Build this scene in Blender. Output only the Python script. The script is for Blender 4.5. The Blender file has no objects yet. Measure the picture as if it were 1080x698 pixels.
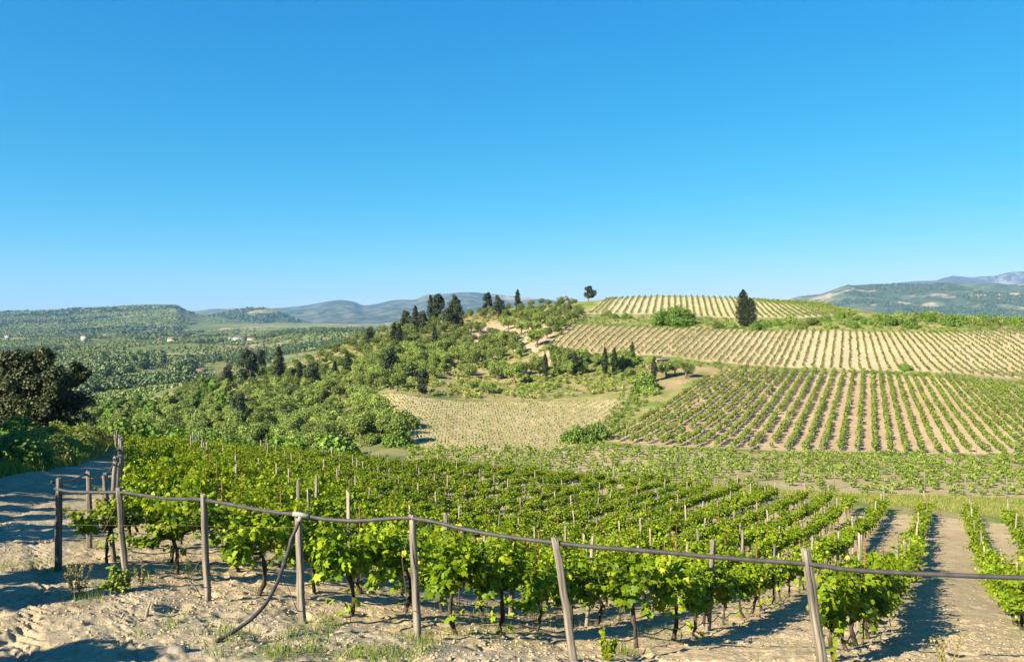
import bpy, math, random
import numpy as np
from mathutils import Vector

rng = np.random.default_rng(7)
random.seed(7)
F = 840.0            # focal length in photo pixels (1080 wide)
CX, HY = 540.0, 345.0
R = math.radians
scene = bpy.context.scene
COL = scene.collection

# ------------------------------------------------------------------ camera, world, sun, exposure
cam_d = bpy.data.cameras.new("camera")
cam = bpy.data.objects.new("camera", cam_d)
COL.objects.link(cam)
cam_d.sensor_width = 36.0
cam_d.lens = 28.0
cam_d.shift_y = -4.0 / 1080.0
cam_d.clip_start = 0.1
cam_d.clip_end = 80000
cam.location = (0, 0, 0)
cam.rotation_euler = (R(90), 0, 0)
scene.camera = cam

SUN_EL = 31.0
SHADOW_AZ = 47.0      # direction shadows fall, degrees right of straight ahead
sx, sy = -math.sin(R(SHADOW_AZ)), -math.cos(R(SHADOW_AZ))
world = bpy.data.worlds.new("World")
scene.world = world
world.use_nodes = True
wn = world.node_tree
wn.nodes.clear()
w_out = wn.nodes.new("ShaderNodeOutputWorld")
w_bg = wn.nodes.new("ShaderNodeBackground")
w_sky = wn.nodes.new("ShaderNodeTexSky")
w_sky.sky_type = 'NISHITA'
w_sky.sun_disc = False
w_sky.sun_elevation = R(SUN_EL)
w_sky.sun_rotation = math.atan2(sx, sy)
w_sky.altitude = 200
w_sky.air_density = 1.0
w_sky.dust_density = 0.3
w_sky.ozone_density = 3.0
w_hsv = wn.nodes.new("ShaderNodeHueSaturation")
w_hsv.inputs['Hue'].default_value = 0.492
w_hsv.inputs['Saturation'].default_value = 1.25
w_hsv.inputs['Value'].default_value = 1.0
wn.links.new(w_sky.outputs[0], w_hsv.inputs['Color'])
w_sep = wn.nodes.new("ShaderNodeSeparateColor"); w_com = wn.nodes.new("ShaderNodeCombineColor")
wn.links.new(w_hsv.outputs[0], w_sep.inputs[0])
for ch, g_, k_ in ((0, 1.8, .142), (1, .75, 1.06), (2, .45, 2.3)):      # deepen the blue towards the zenith
    w_p = wn.nodes.new("ShaderNodeMath"); w_p.operation = 'POWER'; w_p.inputs[1].default_value = g_
    w_m = wn.nodes.new("ShaderNodeMath"); w_m.operation = 'MULTIPLY'; w_m.inputs[1].default_value = k_
    wn.links.new(w_sep.outputs[ch], w_p.inputs[0]); wn.links.new(w_p.outputs[0], w_m.inputs[0]); wn.links.new(w_m.outputs[0], w_com.inputs[ch])
wn.links.new(w_com.outputs[0], w_bg.inputs['Color'])
w_bg.inputs['Strength'].default_value = 0.05
wn.links.new(w_bg.outputs[0], w_out.inputs['Surface'])

sun_d = bpy.data.lights.new("sun", 'SUN')
sun_d.energy = 5.0
sun_d.angle = R(0.5)
sun_d.color = (1.0, 0.87, 0.66)
sun = bpy.data.objects.new("sun", sun_d)
COL.objects.link(sun)
to_sun = Vector((sx * math.cos(R(SUN_EL)), sy * math.cos(R(SUN_EL)), math.sin(R(SUN_EL))))
sun.rotation_euler = to_sun.to_track_quat('Z', 'Y').to_euler()
sun.location = to_sun * 50

scene.view_settings.view_transform = 'Standard'
scene.view_settings.look = 'None'
scene.view_settings.exposure = 1.8
scene.view_settings.gamma = 1.0
scene.view_settings.use_curve_mapping = False
scene.render.engine = 'CYCLES'
scene.cycles.max_bounces = 6
scene.cycles.diffuse_bounces = 3
scene.cycles.transmission_bounces = 4
scene.cycles.transparent_max_bounces = 4
scene.cycles.volume_bounces = 0

# ------------------------------------------------------------------ numeric helpers
def hash2(ix, iy, seed):
    n = (ix.astype(np.int64) * 374761393 + iy.astype(np.int64) * 668265263 + seed * 1442695041) & 0x7fffffff
    n = ((n ^ (n >> 13)) * 1274126177) & 0x7fffffff
    return ((n ^ (n >> 16)) & 0xffff) / 65535.0

def vnoise(x, y, s, seed=0):
    x = np.asarray(x, float) / s; y = np.asarray(y, float) / s
    ix = np.floor(x); iy = np.floor(y)
    fx = x - ix; fy = y - iy
    fx = fx * fx * (3 - 2 * fx); fy = fy * fy * (3 - 2 * fy)
    a = hash2(ix, iy, seed); b = hash2(ix + 1, iy, seed)
    c = hash2(ix, iy + 1, seed); d = hash2(ix + 1, iy + 1, seed)
    return (a + (b - a) * fx) * (1 - fy) + (c + (d - c) * fx) * fy

def fbm(x, y, s, seed=0, oct=4):
    t = 0; a = 1; n = 0
    for o in range(oct):
        t = t + a * vnoise(x, y, s / 2 ** o, seed + o * 17); n += a; a *= 0.5
    return t / n

def sstep(a, b, x):
    t = np.clip((x - a) / (b - a), 0, 1)
    return t * t * (3 - 2 * t)

def pchip_slopes(x, y):
    h = np.diff(x); d = np.diff(y, axis=0) / (h[:, None] if y.ndim > 1 else h)
    m = np.zeros_like(y)
    hh = h[:, None] if y.ndim > 1 else h
    w1 = 2 * hh[1:] + hh[:-1]; w2 = hh[1:] + 2 * hh[:-1]
    with np.errstate(divide='ignore', invalid='ignore'):
        t = (w1 + w2) / (w1 / d[:-1] + w2 / d[1:])
    m[1:-1] = np.where(d[:-1] * d[1:] > 0, t, 0)
    m[0] = d[0]; m[-1] = d[-1]
    return np.nan_to_num(m)

def pchip(x, y, q):
    m = pchip_slopes(x, y)
    i = np.clip(np.searchsorted(x, q) - 1, 0, len(x) - 2)
    h = x[i + 1] - x[i]
    t = (q - x[i]) / h
    t = np.clip(t, 0, 1)
    if y.ndim > 1:
        t = t[:, None]; h = h[:, None]
    return ((1 + 2 * t) * (1 - t) ** 2 * y[i] + t * (1 - t) ** 2 * h * m[i]
            + t * t * (3 - 2 * t) * y[i + 1] + t * t * (t - 1) * h * m[i + 1])

# ------------------------------------------------------------------ terrain: measured profiles (bearing, distance, height)
Z = 'z'
COLS = {
    -380: [(14, Z, -4.1), (40, Z, -6.5), (65, Z, -9), (95, Z, -15), (200, Z, -30), (500, Z, -42), (1000, Z, -45), (2000, Z, -25), (3000, Z, 0)],
    0: [(14, Z, -4.1), (32, 505), (45, 478), (65, 455), (95, Z, -14), (150, 478), (250, 455), (500, 415), (900, 386), (1300, 372), (1900, 357), (2500, 348), (3200, 341)],
    110: [(13.2, Z, -4.05), (30, Z, -6.3), (45, Z, -8.0), (63, 472), (80, 478), (110, 485), (150, 462), (220, 440), (420, 420), (700, 398), (1100, 378), (1600, 362), (2300, 350), (3200, 341)],
    200: [(12.0, Z, -4.05), (68, 477), (85, 485), (110, 487), (140, 465), (175, 443), (225, 420), (270, 408), (330, 415), (480, 409), (700, 396), (1100, 376), (1600, 361), (2300, 349), (3200, 341)],
    260: [(11.5, Z, -4.05), (72, 481), (90, 488), (120, 480), (140, 463), (175, 437), (215, 414), (255, 398), (310, 410), (480, 408), (700, 395), (1000, 380), (1500, 362), (2300, 349), (3200, 341)],
    330: [(10.9, Z, -4.05), (76, 485), (98, 487), (125, 470), (150, 450), (190, 420), (230, 396), (268, 374), (320, 388), (480, 392), (900, 376), (1800, 353), (2500, 348), (3200, 341)],
    430: [(10.4, Z, -4.05), (79, 492), (100, 474), (125, 441), (150, 419), (175, 401), (210, 377), (245, 358), (282, 344), (330, 356), (480, 370), (900, 366), (1800, 353), (3200, 343)],
    500: [(10.1, Z, -4.05), (81, 497), (92, 484), (112, 461), (132, 440), (155, 422), (185, 400), (215, 376), (255, 353), (305, 331), (360, 345), (480, 360), (900, 360), (1800, 352), (3200, 343)],
    600: [(9.7, Z, -4.05), (80, 504), (92, 490), (107, 471), (130, 445), (158, 419), (178, 396), (193, 377), (202, 367), (232, 345), (270, 331), (303, 319), (360, 333), (480, 355), (900, 358), (1800, 352), (3200, 343)],
    700: [(9.4, Z, -4.02), (71, 515), (84, 500), (100, 480), (110, 468), (135, 436), (155, 411), (172, 393), (186, 379), (228, 345), (238, 340), (256, 332), (303, 312), (360, 328), (480, 352), (900, 358), (3200, 343)],
    850: [(9.1, Z, -3.95), (62, 532), (70, 521), (102, 481), (109, 475), (135, 435), (172, 394), (180, 388), (213, 349), (226, 340), (246, 332), (290, 321), (350, 334), (480, 352), (900, 358), (3200, 343)],
    1000: [(9.0, Z, -3.9), (58, 544), (66, 530), (100, 484), (108, 478), (135, 435), (166, 398), (176, 390), (211, 351), (235, 340), (290, 343), (480, 356), (900, 358), (3200, 343)],
    1080: [(9.0, Z, -3.9), (55, 554), (65, 533), (100, 485), (106, 480), (135, 436), (160, 404), (170, 397), (208, 352), (235, 345), (290, 348), (480, 358), (900, 358), (3200, 343)],
    1450: [(9.0, Z, -3.9), (50, Z, -12.5), (65, Z, -13.9), (100, Z, -16.8), (160, Z, -11), (208, Z, -2), (235, Z, 0), (300, Z, -8), (480, Z, -14), (900, Z, -14), (3200, Z, 8)],
}
LR = np.concatenate([np.arange(math.log(1.2), math.log(8.5), 0.03),
                     np.arange(math.log(8.5), math.log(26), 0.0042),
                     np.arange(math.log(26), math.log(330), 0.0075),
                     np.arange(math.log(330), math.log(8800), 0.02)])
col_a, col_z = [], []
for px in sorted(COLS):
    t = (px - CX) / F
    k = math.sqrt(1 + t * t)
    pts = [(1.2, -1.72), (3.0, -1.95), (5.2, -2.75)]
    for it in COLS[px]:
        Y = it[0]
        z = it[2] if len(it) == 3 else -(it[1] - HY) / F * Y
        pts.append((Y * k, z))
    pts += [(5000 * k, 12.0), (9000 * k, 12.0)]
    pts = np.array(pts)
    col_a.append(math.atan(t))
    col_z.append(pchip(np.log(pts[:, 0]), pts[:, 1], LR))
col_a = np.array(col_a); col_z = np.array(col_z)
AF = np.arange(R(-46), R(46.01), R(0.11))          # fine fan in front of the camera
AB = np.arange(R(49), R(311), R(3.0))              # coarse ring behind it
AZ = np.concatenate([AF, AB])
ZF = pchip(col_a, col_z, np.clip(AF, col_a[0], col_a[-1]))
zl, zr = col_z[0], col_z[-1]
wb = ((AB - R(46)) / (R(314) - R(46)))[:, None]
ZB = zr[None, :] * (1 - wb) + zl[None, :] * wb
ZG = np.concatenate([ZF, ZB], 0)
RR = np.exp(LR)
GX = np.sin(AZ)[:, None] * RR[None, :]
GY = np.cos(AZ)[:, None] * RR[None, :]

def track_dist(x, y):
    """signed offset from the middle of the dirt track that climbs past the vineyard's left side"""
    yy = np.array([-40, 0, 6, 10, 14, 20, 32, 45, 63, 90]); xx = np.array([-14, -6.5, -5.6, -7.4, -10.4, -13.6, -18.6, -23.7, -31.5, -44])
    return x - np.interp(y, yy, xx)

# broad unevenness, then clods and ruts near the camera
BIG = (fbm(GX, GY, 60, 3, 3) - .5) * np.clip((RR - 90) / 200, 0, 1)[None, :] * np.clip(RR / 160, 0, 4)[None, :] * 1.1
BIG = BIG + ((fbm(GX, GY, 520, 13, 3) - .5) * 62 * sstep(480, 950, RR)[None, :] * (1 - sstep(2300, 3000, RR))[None, :])
near_w = np.clip(1.6 - RR / 40, 0, 1)[None, :]
SMALL = ((fbm(GX, GY, 1.6, 11, 3) - .5) * .13 + (fbm(GX, GY, .30, 21, 3) - .5) * .055
         + np.maximum(fbm(GX, GY, .13, 31, 2) - .52, 0) * .09
         - np.maximum(fbm(GX, GY, .36, 41, 2) - .56, 0) * .24 * sstep(.35, .6, fbm(GX, GY, 2.5, 43, 2))) * near_w
ZG = ZG + BIG + SMALL
# wheel ruts
td = track_dist(GX, GY)
rut = np.exp(-((np.abs(td) - .8) / .22) ** 2) * near_w * np.clip((GY - 4) / 4, 0, 1)
cx2 = np.interp(GY, [8, 9.3, 12.5, 16], [-4.9, -5.7, -7.3, -9.6])
rut2 = (np.exp(-((GX - cx2) / .17) ** 2) + np.exp(-((GX - cx2 - 1.15) / .17) ** 2) * .5) * ((GY > 7) & (GY < 17)) * near_w
ZG = ZG - rut2 * (.035 + .02 * np.sign(np.sin((GX * .9 + GY) * 2 * math.pi / .16)))
ZG = ZG - rut * (.07 + .03 * np.sin((GX * .5 + GY) * 2 * math.pi / .19))

ORD = np.argsort(AZ)
def gz(x, y):
    x = np.asarray(x, float); y = np.asarray(y, float)
    a = np.arctan2(x, y); lr = np.log(np.maximum(np.hypot(x, y), 1.21))
    a = np.where(a < AZ[0], a + 2 * math.pi, a)
    i = np.clip(np.searchsorted(AZ, a) - 1, 0, len(AZ) - 2)
    j = np.clip(np.searchsorted(LR, lr) - 1, 0, len(LR) - 2)
    u = np.clip((a - AZ[i]) / (AZ[i + 1] - AZ[i]), 0, 1); v = np.clip((lr - LR[j]) / (LR[j + 1] - LR[j]), 0, 1)
    return (ZG[i, j] * (1 - u) + ZG[i + 1, j] * u) * (1 - v) + (ZG[i, j + 1] * (1 - u) + ZG[i + 1, j + 1] * u) * v

YS = np.exp(np.arange(math.log(7), math.log(4000), 0.004))
def hit(px, py, ymin=8.0, ymax=4000.0):
    """where the line of sight at a picture point meets the ground (x, y)"""
    t = (px - CX) / F; s = -(py - HY) / F
    z = gz(t * YS, YS)
    ok = (s * YS <= z) & (YS >= ymin) & (YS <= ymax)
    k = np.argmax(ok)
    if not ok.any():
        k = int(np.argmin(np.where((YS >= ymin) & (YS <= ymax), s * YS - z, 1e9)))
    return np.array([t * YS[k], YS[k]])

def at(px, py, Y):
    return Vector(((px - CX) / F * Y, Y, -(py - HY) / F * Y))

def poly(pts, ymin=60, ymax=700):
    return np.array([hit(p[0], p[1], *(p[2:] if len(p) > 2 else (ymin, ymax))) for p in pts])

def inside(P, x, y):
    x = np.asarray(x); y = np.asarray(y)
    c = np.zeros(x.shape, bool)
    n = len(P)
    for i in range(n):
        x1, y1 = P[i]; x2, y2 = P[(i + 1) % n]
        cond = ((y1 > y) != (y2 > y))
        with np.errstate(divide='ignore', invalid='ignore'):
            xi = (x2 - x1) * (y - y1) / (y2 - y1 + 1e-12) + x1
        c ^= cond & (x < xi)
    return c

# ------------------------------------------------------------------ mesh helpers
def mesh_from(name, V, faces, mats, attr=None, smooth=False, midx=None):
    """faces: list of (m,k) int arrays"""
    me = bpy.data.meshes.new(name)
    V = np.asarray(V, np.float32)
    me.vertices.add(len(V)); me.vertices.foreach_set("co", V.ravel())
    faces = [np.asarray(f, np.int32) for f in faces if len(f)]
    tot = sum(f.size for f in faces); nf = sum(len(f) for f in faces)
    me.loops.add(tot); me.polygons.add(nf)
    me.loops.foreach_set("vertex_index", np.concatenate([f.ravel() for f in faces]))
    ls = np.concatenate([np.full(len(f), f.shape[1], np.int32) for f in faces])
    st = np.concatenate([[0], np.cumsum(ls)[:-1]]).astype(np.int32)
    me.polygons.foreach_set("loop_start", st)
    if smooth:
        me.polygons.foreach_set("use_smooth", np.ones(nf, bool))
    for m in (mats if isinstance(mats, (list, tuple)) else [mats]):
        me.materials.append(m)
    if midx is not None:
        me.polygons.foreach_set("material_index", midx.astype(np.int32))
    me.update(calc_edges=True)
    if attr is not None:
        for k, v in attr.items():
            v = np.asarray(v, np.float32)
            if v.ndim == 2:
                a = me.attributes.new(k, 'FLOAT_COLOR', 'POINT')
                a.data.foreach_set("color", np.concatenate([v, np.ones((len(v), 1), np.float32)], 1).ravel())
            else:
                a = me.attributes.new(k, 'FLOAT', 'POINT')
                a.data.foreach_set("value", v)
    me.validate(clean_customdata=False)
    return me

def link(name, me, parent=None, loc=None):
    o = bpy.data.objects.new(name, me)
    COL.objects.link(o)
    if parent is not None: o.parent = parent
    if loc is not None: o.location = loc
    return o

def tag(o, label=None, cat=None, group=None, kind=None):
    if label: o['label'] = label
    if cat: o['category'] = cat
    if group: o['group'] = group
    if kind: o['kind'] = kind
    return o

def empty(name, loc, rz=0.0, sc=1.0):
    o = bpy.data.objects.new(name, None)
    COL.objects.link(o)
    o.empty_display_size = .2
    o.location = loc; o.rotation_euler = (0, 0, rz); o.scale = (sc, sc, sc) if not isinstance(sc, tuple) else sc
    return o

def copy_tree(root, loc, rz=0.0, sc=1.0):
    r = root.copy(); COL.objects.link(r)
    r.location = loc; r.rotation_euler = (0, 0, rz); r.scale = (sc, sc, sc) if not isinstance(sc, tuple) else sc
    for ch in root.children:
        c = ch.copy(); COL.objects.link(c); c.parent = r
        for g in ch.children:
            d = g.copy(); COL.objects.link(d); d.parent = c
    return r

class MB:
    """collects shapes for one mesh"""
    def __init__(self): self.V = []; self.Q = []; self.T = []; self.n = 0
    def add(self, V, Q=(), T=()):
        V = np.asarray(V, float)
        self.V.append(V)
        if len(Q): self.Q.append(np.asarray(Q) + self.n)
        if len(T): self.T.append(np.asarray(T) + self.n)
        self.n += len(V)
    def tube(self, P, rad, seg=8, cap=True, jit=0.0):
        P = np.asarray(P, float); n = len(P)
        rad = np.full(n, rad) if np.isscalar(rad) else np.asarray(rad, float)
        T = np.gradient(P, axis=0); T /= np.linalg.norm(T, axis=1)[:, None] + 1e-9
        ref = np.array([0, 0, 1.0]) if abs(T[:, 2]).mean() < .8 else np.array([1.0, 0, 0])
        A = np.cross(T, ref); A /= np.linalg.norm(A, axis=1)[:, None] + 1e-9
        B = np.cross(T, A)
        ang = np.linspace(0, 2 * math.pi, seg, endpoint=False)
        rr = rad[:, None] * (1 + (rng.random((n, seg)) - .5) * 2 * jit)
        V = P[:, None, :] + (np.cos(ang)[None, :, None] * A[:, None, :] + np.sin(ang)[None, :, None] * B[:, None, :]) * rr[:, :, None]
        V = V.reshape(-1, 3)
        i = np.arange(n - 1)[:, None] * seg; j = np.arange(seg)[None, :]; j2 = (j + 1) % seg
        Q = np.stack([i + j, i + j2, i + seg + j2, i + seg + j], -1).reshape(-1, 4)
        T3 = []
        if cap:
            V = np.concatenate([V, P[:1], P[-1:]])
            c0, c1 = n * seg, n * seg + 1
            for k in range(seg):
                T3.append((c0, (k + 1) % seg, k)); T3.append((c1, (n - 1) * seg + k, (n - 1) * seg + (k + 1) % seg))
        self.add(V, Q, np.array(T3) if T3 else ())
    def box(self, c, s, rz=0.0):
        x, y, z = np.array(s) / 2
        V = np.array([(-x, -y, -z), (x, -y, -z), (x, y, -z), (-x, y, -z), (-x, -y, z), (x, -y, z), (x, y, z), (-x, y, z)])
        ca, sa = math.cos(rz), math.sin(rz)
        V = np.stack([V[:, 0] * ca - V[:, 1] * sa, V[:, 0] * sa + V[:, 1] * ca, V[:, 2]], 1) + np.array(c)
        self.add(V, [(0, 3, 2, 1), (4, 5, 6, 7), (0, 1, 5, 4), (1, 2, 6, 5), (2, 3, 7, 6), (3, 0, 4, 7)])
    def mesh(self, name, mat, smooth=True):
        V = np.concatenate(self.V)
        fs = []
        if self.Q: fs.append(np.concatenate(self.Q))
        if self.T: fs.append(np.concatenate(self.T))
        return mesh_from(name, V, fs, mat, {'var': rng.random(len(V)) * 0 + .5}, smooth)

def frames(nrm, tip):
    """rotation matrices whose columns are (side, tip, normal)"""
    nrm = nrm / (np.linalg.norm(nrm, axis=1)[:, None] + 1e-9)
    tip = tip - (tip * nrm).sum(1)[:, None] * nrm
    tip = tip / (np.linalg.norm(tip, axis=1)[:, None] + 1e-9)
    side = np.cross(tip, nrm)
    return np.stack([side, tip, nrm], 2)

def scatter(TV, TF, pos, rot, sc):
    """instances of one small shape as one vertex and face array"""
    N = len(pos); n = len(TV)
    V = np.einsum('nij,kj->nki', rot, TV) * np.asarray(sc)[:, None, None] + pos[:, None, :]
    Fc = TF[None, :, :] + (np.arange(N) * n)[:, None, None]
    return V.reshape(-1, 3), Fc.reshape(-1, TF.shape[1])

def rdir(n):
    v = rng.normal(size=(n, 3)); return v / np.linalg.norm(v, axis=1)[:, None]

# leaf shapes: y runs to the tip, z is up
LOBED_V = np.array([(0, 0, 0), (.30, -.10, -.05), (.58, .12, -.10), (.40, .34, .0), (.55, .66, -.10), (.24, .66, .02), (0, 1.05, -.12),
                    (-.24, .66, .02), (-.55, .66, -.10), (-.40, .34, .0), (-.58, .12, -.10), (-.30, -.10, -.05), (0, .4, .07)])
LOBED_F = np.array([(12, i, i + 1) for i in range(0, 11)] + [(12, 11, 0)])
FOLD_V = np.array([(0, 0, 0), (.42, .3, -.08), (.33, .75, -.1), (0, 1, -.08), (-.33, .75, -.1), (-.42, .3, -.08), (0, .45, .06)])
FOLD_F = np.array([(6, 0, 1), (6, 1, 2), (6, 2, 3), (6, 3, 4), (6, 4, 5), (6, 5, 0)])
QUAD_V = np.array([(-.5, 0, -.08), (0, -.5, .1), (.5, 0, -.08), (0, .6, .08)])
QUAD_F = np.array([(0, 1, 2, 3)])

# ------------------------------------------------------------------ materials
def nodes(name):
    m = bpy.data.materials.new(name); m.use_nodes = True
    nt = m.node_tree; nt.nodes.clear()
    out = nt.nodes.new("ShaderNodeOutputMaterial")
    return m, nt, out

def ramp(nt, stops):
    r = nt.nodes.new("ShaderNodeValToRGB")
    e = r.color_ramp.elements
    e[0].position = stops[0][0]; e[0].color = (*stops[0][1], 1)
    e[1].position = stops[-1][0]; e[1].color = (*stops[-1][1], 1)
    for p, c in stops[1:-1]:
        k = e.new(p); k.color = (*c, 1)
    return r

def leaf_mat(name, stops, trans=.3, rough=.55, tint=(1.25, 1.2, .45), spec=.3, objvar=.25):
    m, nt, out = nodes(name)
    L = nt.links.new
    at_ = nt.nodes.new("ShaderNodeAttribute"); at_.attribute_name = 'var'
    rp = ramp(nt, stops); L(at_.outputs['Fac'], rp.inputs[0])
    oi = nt.nodes.new("ShaderNodeObjectInfo")
    mr = nt.nodes.new("ShaderNodeMapRange")
    mr.inputs['To Min'].default_value = 1 - objvar; mr.inputs['To Max'].default_value = 1 + objvar
    L(oi.outputs['Random'], mr.inputs['Value'])
    hs = nt.nodes.new("ShaderNodeHueSaturation"); L(rp.outputs[0], hs.inputs['Color']); L(mr.outputs[0], hs.inputs['Value'])
    p = nt.nodes.new("ShaderNodeBsdfPrincipled")
    L(hs.outputs[0], p.inputs['Base Color']); p.inputs['Roughness'].default_value = rough
    p.inputs['Specular IOR Level'].default_value = spec
    if trans > 0:
        mx = nt.nodes.new("ShaderNodeMix"); mx.data_type = 'RGBA'; mx.blend_type = 'MULTIPLY'; mx.inputs[0].default_value = 1
        L(hs.outputs[0], mx.inputs[6]); mx.inputs[7].default_value = (*tint, 1)
        tr = nt.nodes.new("ShaderNodeBsdfTranslucent"); L(mx.outputs[2], tr.inputs['Color'])
        ms = nt.nodes.new("ShaderNodeMixShader"); ms.inputs[0].default_value = trans
        L(p.outputs[0], ms.inputs[1]); L(tr.outputs[0], ms.inputs[2]); L(ms.outputs[0], out.inputs['Surface'])
    else:
        L(p.outputs[0], out.inputs['Surface'])
    return m

def noise_mat(name, stops, scale=20, stretch=(1, 1, 1), rough=.85, bump=.4, dist=.01, spec=.2, detail=6, metallic=0):
    m, nt, out = nodes(name)
    L = nt.links.new
    tc = nt.nodes.new("ShaderNodeTexCoord"); mp = nt.nodes.new("ShaderNodeMapping"); mp.inputs['Scale'].default_value = stretch
    L(tc.outputs['Object'], mp.inputs['Vector'])
    nz = nt.nodes.new("ShaderNodeTexNoise"); nz.inputs['Scale'].default_value = scale; nz.inputs['Detail'].default_value = detail
    L(mp.outputs[0], nz.inputs['Vector'])
    rp = ramp(nt, stops); L(nz.outputs['Fac'], rp.inputs[0])
    p = nt.nodes.new("ShaderNodeBsdfPrincipled"); p.inputs['Roughness'].default_value = rough
    p.inputs['Specular IOR Level'].default_value = spec; p.inputs['Metallic'].default_value = metallic
    L(rp.outputs[0], p.inputs['Base Color'])
    if bump:
        b = nt.nodes.new("ShaderNodeBump"); b.inputs['Strength'].default_value = bump; b.inputs['Distance'].default_value = dist
        L(nz.outputs['Fac'], b.inputs['Height']); L(b.outputs[0], p.inputs['Normal'])
    L(p.outputs[0], out.inputs['Surface'])
    return m

def ground_mat(name, fine=9.0, bump=.6, dist=.05, vary=.35):
    m, nt, out = nodes(name)
    L = nt.links.new
    at_ = nt.nodes.new("ShaderNodeAttribute"); at_.attribute_name = 'cover'
    tc = nt.nodes.new("ShaderNodeTexCoord")
    n1 = nt.nodes.new("ShaderNodeTexNoise"); n1.inputs['Scale'].default_value = fine; n1.inputs['Detail'].default_value = 8; n1.inputs['Roughness'].default_value = .65
    n2 = nt.nodes.new("ShaderNodeTexNoise"); n2.inputs['Scale'].default_value = fine * .12; n2.inputs['Detail'].default_value = 4
    L(tc.outputs['Object'], n1.inputs['Vector']); L(tc.outputs['Object'], n2.inputs['Vector'])
    r1 = nt.nodes.new("ShaderNodeMapRange"); r1.inputs['From Min'].default_value = .3; r1.inputs['From Max'].default_value = .7
    r1.inputs['To Min'].default_value = 1 - vary; r1.inputs['To Max'].default_value = 1 + vary * .7
    L(n1.outputs['Fac'], r1.inputs['Value'])
    r2 = nt.nodes.new("ShaderNodeMapRange"); r2.inputs['From Min'].default_value = .3; r2.inputs['From Max'].default_value = .7
    r2.inputs['To Min'].default_value = .86; r2.inputs['To Max'].default_value = 1.1
    L(n2.outputs['Fac'], r2.inputs['Value'])
    mu = nt.nodes.new("ShaderNodeMath"); mu.operation = 'MULTIPLY'; L(r1.outputs[0], mu.inputs[0]); L(r2.outputs[0], mu.inputs[1])
    hs = nt.nodes.new("ShaderNodeHueSaturation"); L(at_.outputs['Color'], hs.inputs['Color']); L(mu.outputs[0], hs.inputs['Value'])
    p = nt.nodes.new("ShaderNodeBsdfPrincipled"); p.inputs['Roughness'].default_value = .95; p.inputs['Specular IOR Level'].default_value = .1
    L(hs.outputs[0], p.inputs['Base Color'])
    b = nt.nodes.new("ShaderNodeBump"); b.inputs['Strength'].default_value = bump; b.inputs['Distance'].default_value = dist
    L(n1.outputs['Fac'], b.inputs['Height']); L(b.outputs[0], p.inputs['Normal'])
    L(p.outputs[0], out.inputs['Surface'])
    return m

M = {}
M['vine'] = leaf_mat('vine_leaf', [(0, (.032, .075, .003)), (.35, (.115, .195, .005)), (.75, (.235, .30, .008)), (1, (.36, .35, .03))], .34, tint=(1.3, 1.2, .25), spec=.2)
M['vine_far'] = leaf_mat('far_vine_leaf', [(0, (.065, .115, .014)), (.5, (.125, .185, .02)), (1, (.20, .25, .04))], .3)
M['olive'] = leaf_mat('olive_leaf', [(0, (.052, .095, .016)), (.5, (.14, .195, .032)), (1, (.25, .30, .065))], .18, tint=(1.1, 1.1, .7), objvar=.35)
M['cypress'] = leaf_mat('cypress_leaf', [(0, (.012, .02, .008)), (.6, (.03, .045, .014)), (1, (.06, .07, .022))], .05)
M['dark_tree'] = leaf_mat('dark_tree_leaf', [(0, (.012, .018, .006)), (.6, (.034, .048, .011)), (1, (.085, .085, .02))], .08)
M['bush'] = leaf_mat('bush_leaf', [(0, (.045, .10, .012)), (.5, (.11, .20, .022)), (1, (.20, .28, .04))], .25)
M['scrub'] = leaf_mat('scrub_leaf', [(0, (.085, .125, .02)), (.5, (.17, .23, .035)), (.8, (.28, .29, .055)), (1, (.36, .30, .11))], .25)
M['dry'] = leaf_mat('dry_grass', [(0, (.10, .11, .03)), (.5, (.19, .17, .06)), (1, (.33, .27, .12))], .25)
M['grass'] = leaf_mat('green_grass', [(0, (.065, .12, .015)), (.6, (.14, .22, .025)), (1, (.26, .28, .05))], .3)
M['broom'] = leaf_mat('yellow_bush_leaf', [(0, (.09, .10, .015)), (.5, (.22, .19, .02)), (1, (.42, .32, .03))], .25)
M['farleaf'] = leaf_mat('far_tree_leaf', [(0, (.055, .09, .02)), (.5, (.12, .165, .036)), (1, (.21, .24, .06))], 0)
M['farwood'] = leaf_mat('far_wood_leaf', [(0, (.022, .045, .012)), (.5, (.052, .085, .022)), (1, (.11, .14, .034))], 0)
M['bark'] = noise_mat('vine_bark', [(.3, (.02, .016, .012)), (.7, (.075, .058, .042))], 30, (1, 1, .25), bump=.8, dist=.01)
M['trunk'] = noise_mat('tree_bark', [(.3, (.05, .04, .03)), (.7, (.16, .13, .10))], 6, (1, 1, .3), bump=.6, dist=.03)
M['wood'] = noise_mat('weathered_wood', [(.30, (.05, .044, .038)), (.48, (.145, .13, .11)), (.7, (.27, .24, .19))], 26, (1, 1, .06), bump=.7, dist=.012)
M['sunlitwood'] = noise_mat('sunlit_wood', [(.30, (.09, .08, .065)), (.48, (.22, .19, .15)), (.7, (.36, .31, .24))], 26, (1, 1, .06), bump=.7, dist=.012)  # weathered wood made paler: sunlight on the inner posts put into the colour
M['darkwood'] = noise_mat('old_dark_wood', [(.3, (.04, .037, .033)), (.5, (.10, .09, .08)), (.72, (.19, .17, .14))], 26, (1, 1, .06), bump=.7, dist=.012)
M['rust'] = noise_mat('rusty_iron', [(.3, (.09, .035, .02)), (.7, (.24, .10, .05))], 40, bump=.2, rough=.8)
M['pipe'] = noise_mat('dusty_black_plastic', [(.3, (.028, .027, .03)), (.7, (.06, .056, .056))], 9, bump=.05, rough=.6, spec=.25)
M['tape'] = noise_mat('pale_tape', [(.3, (.16, .15, .13)), (.7, (.30, .29, .26))], 40, bump=.3, rough=.6)
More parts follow.
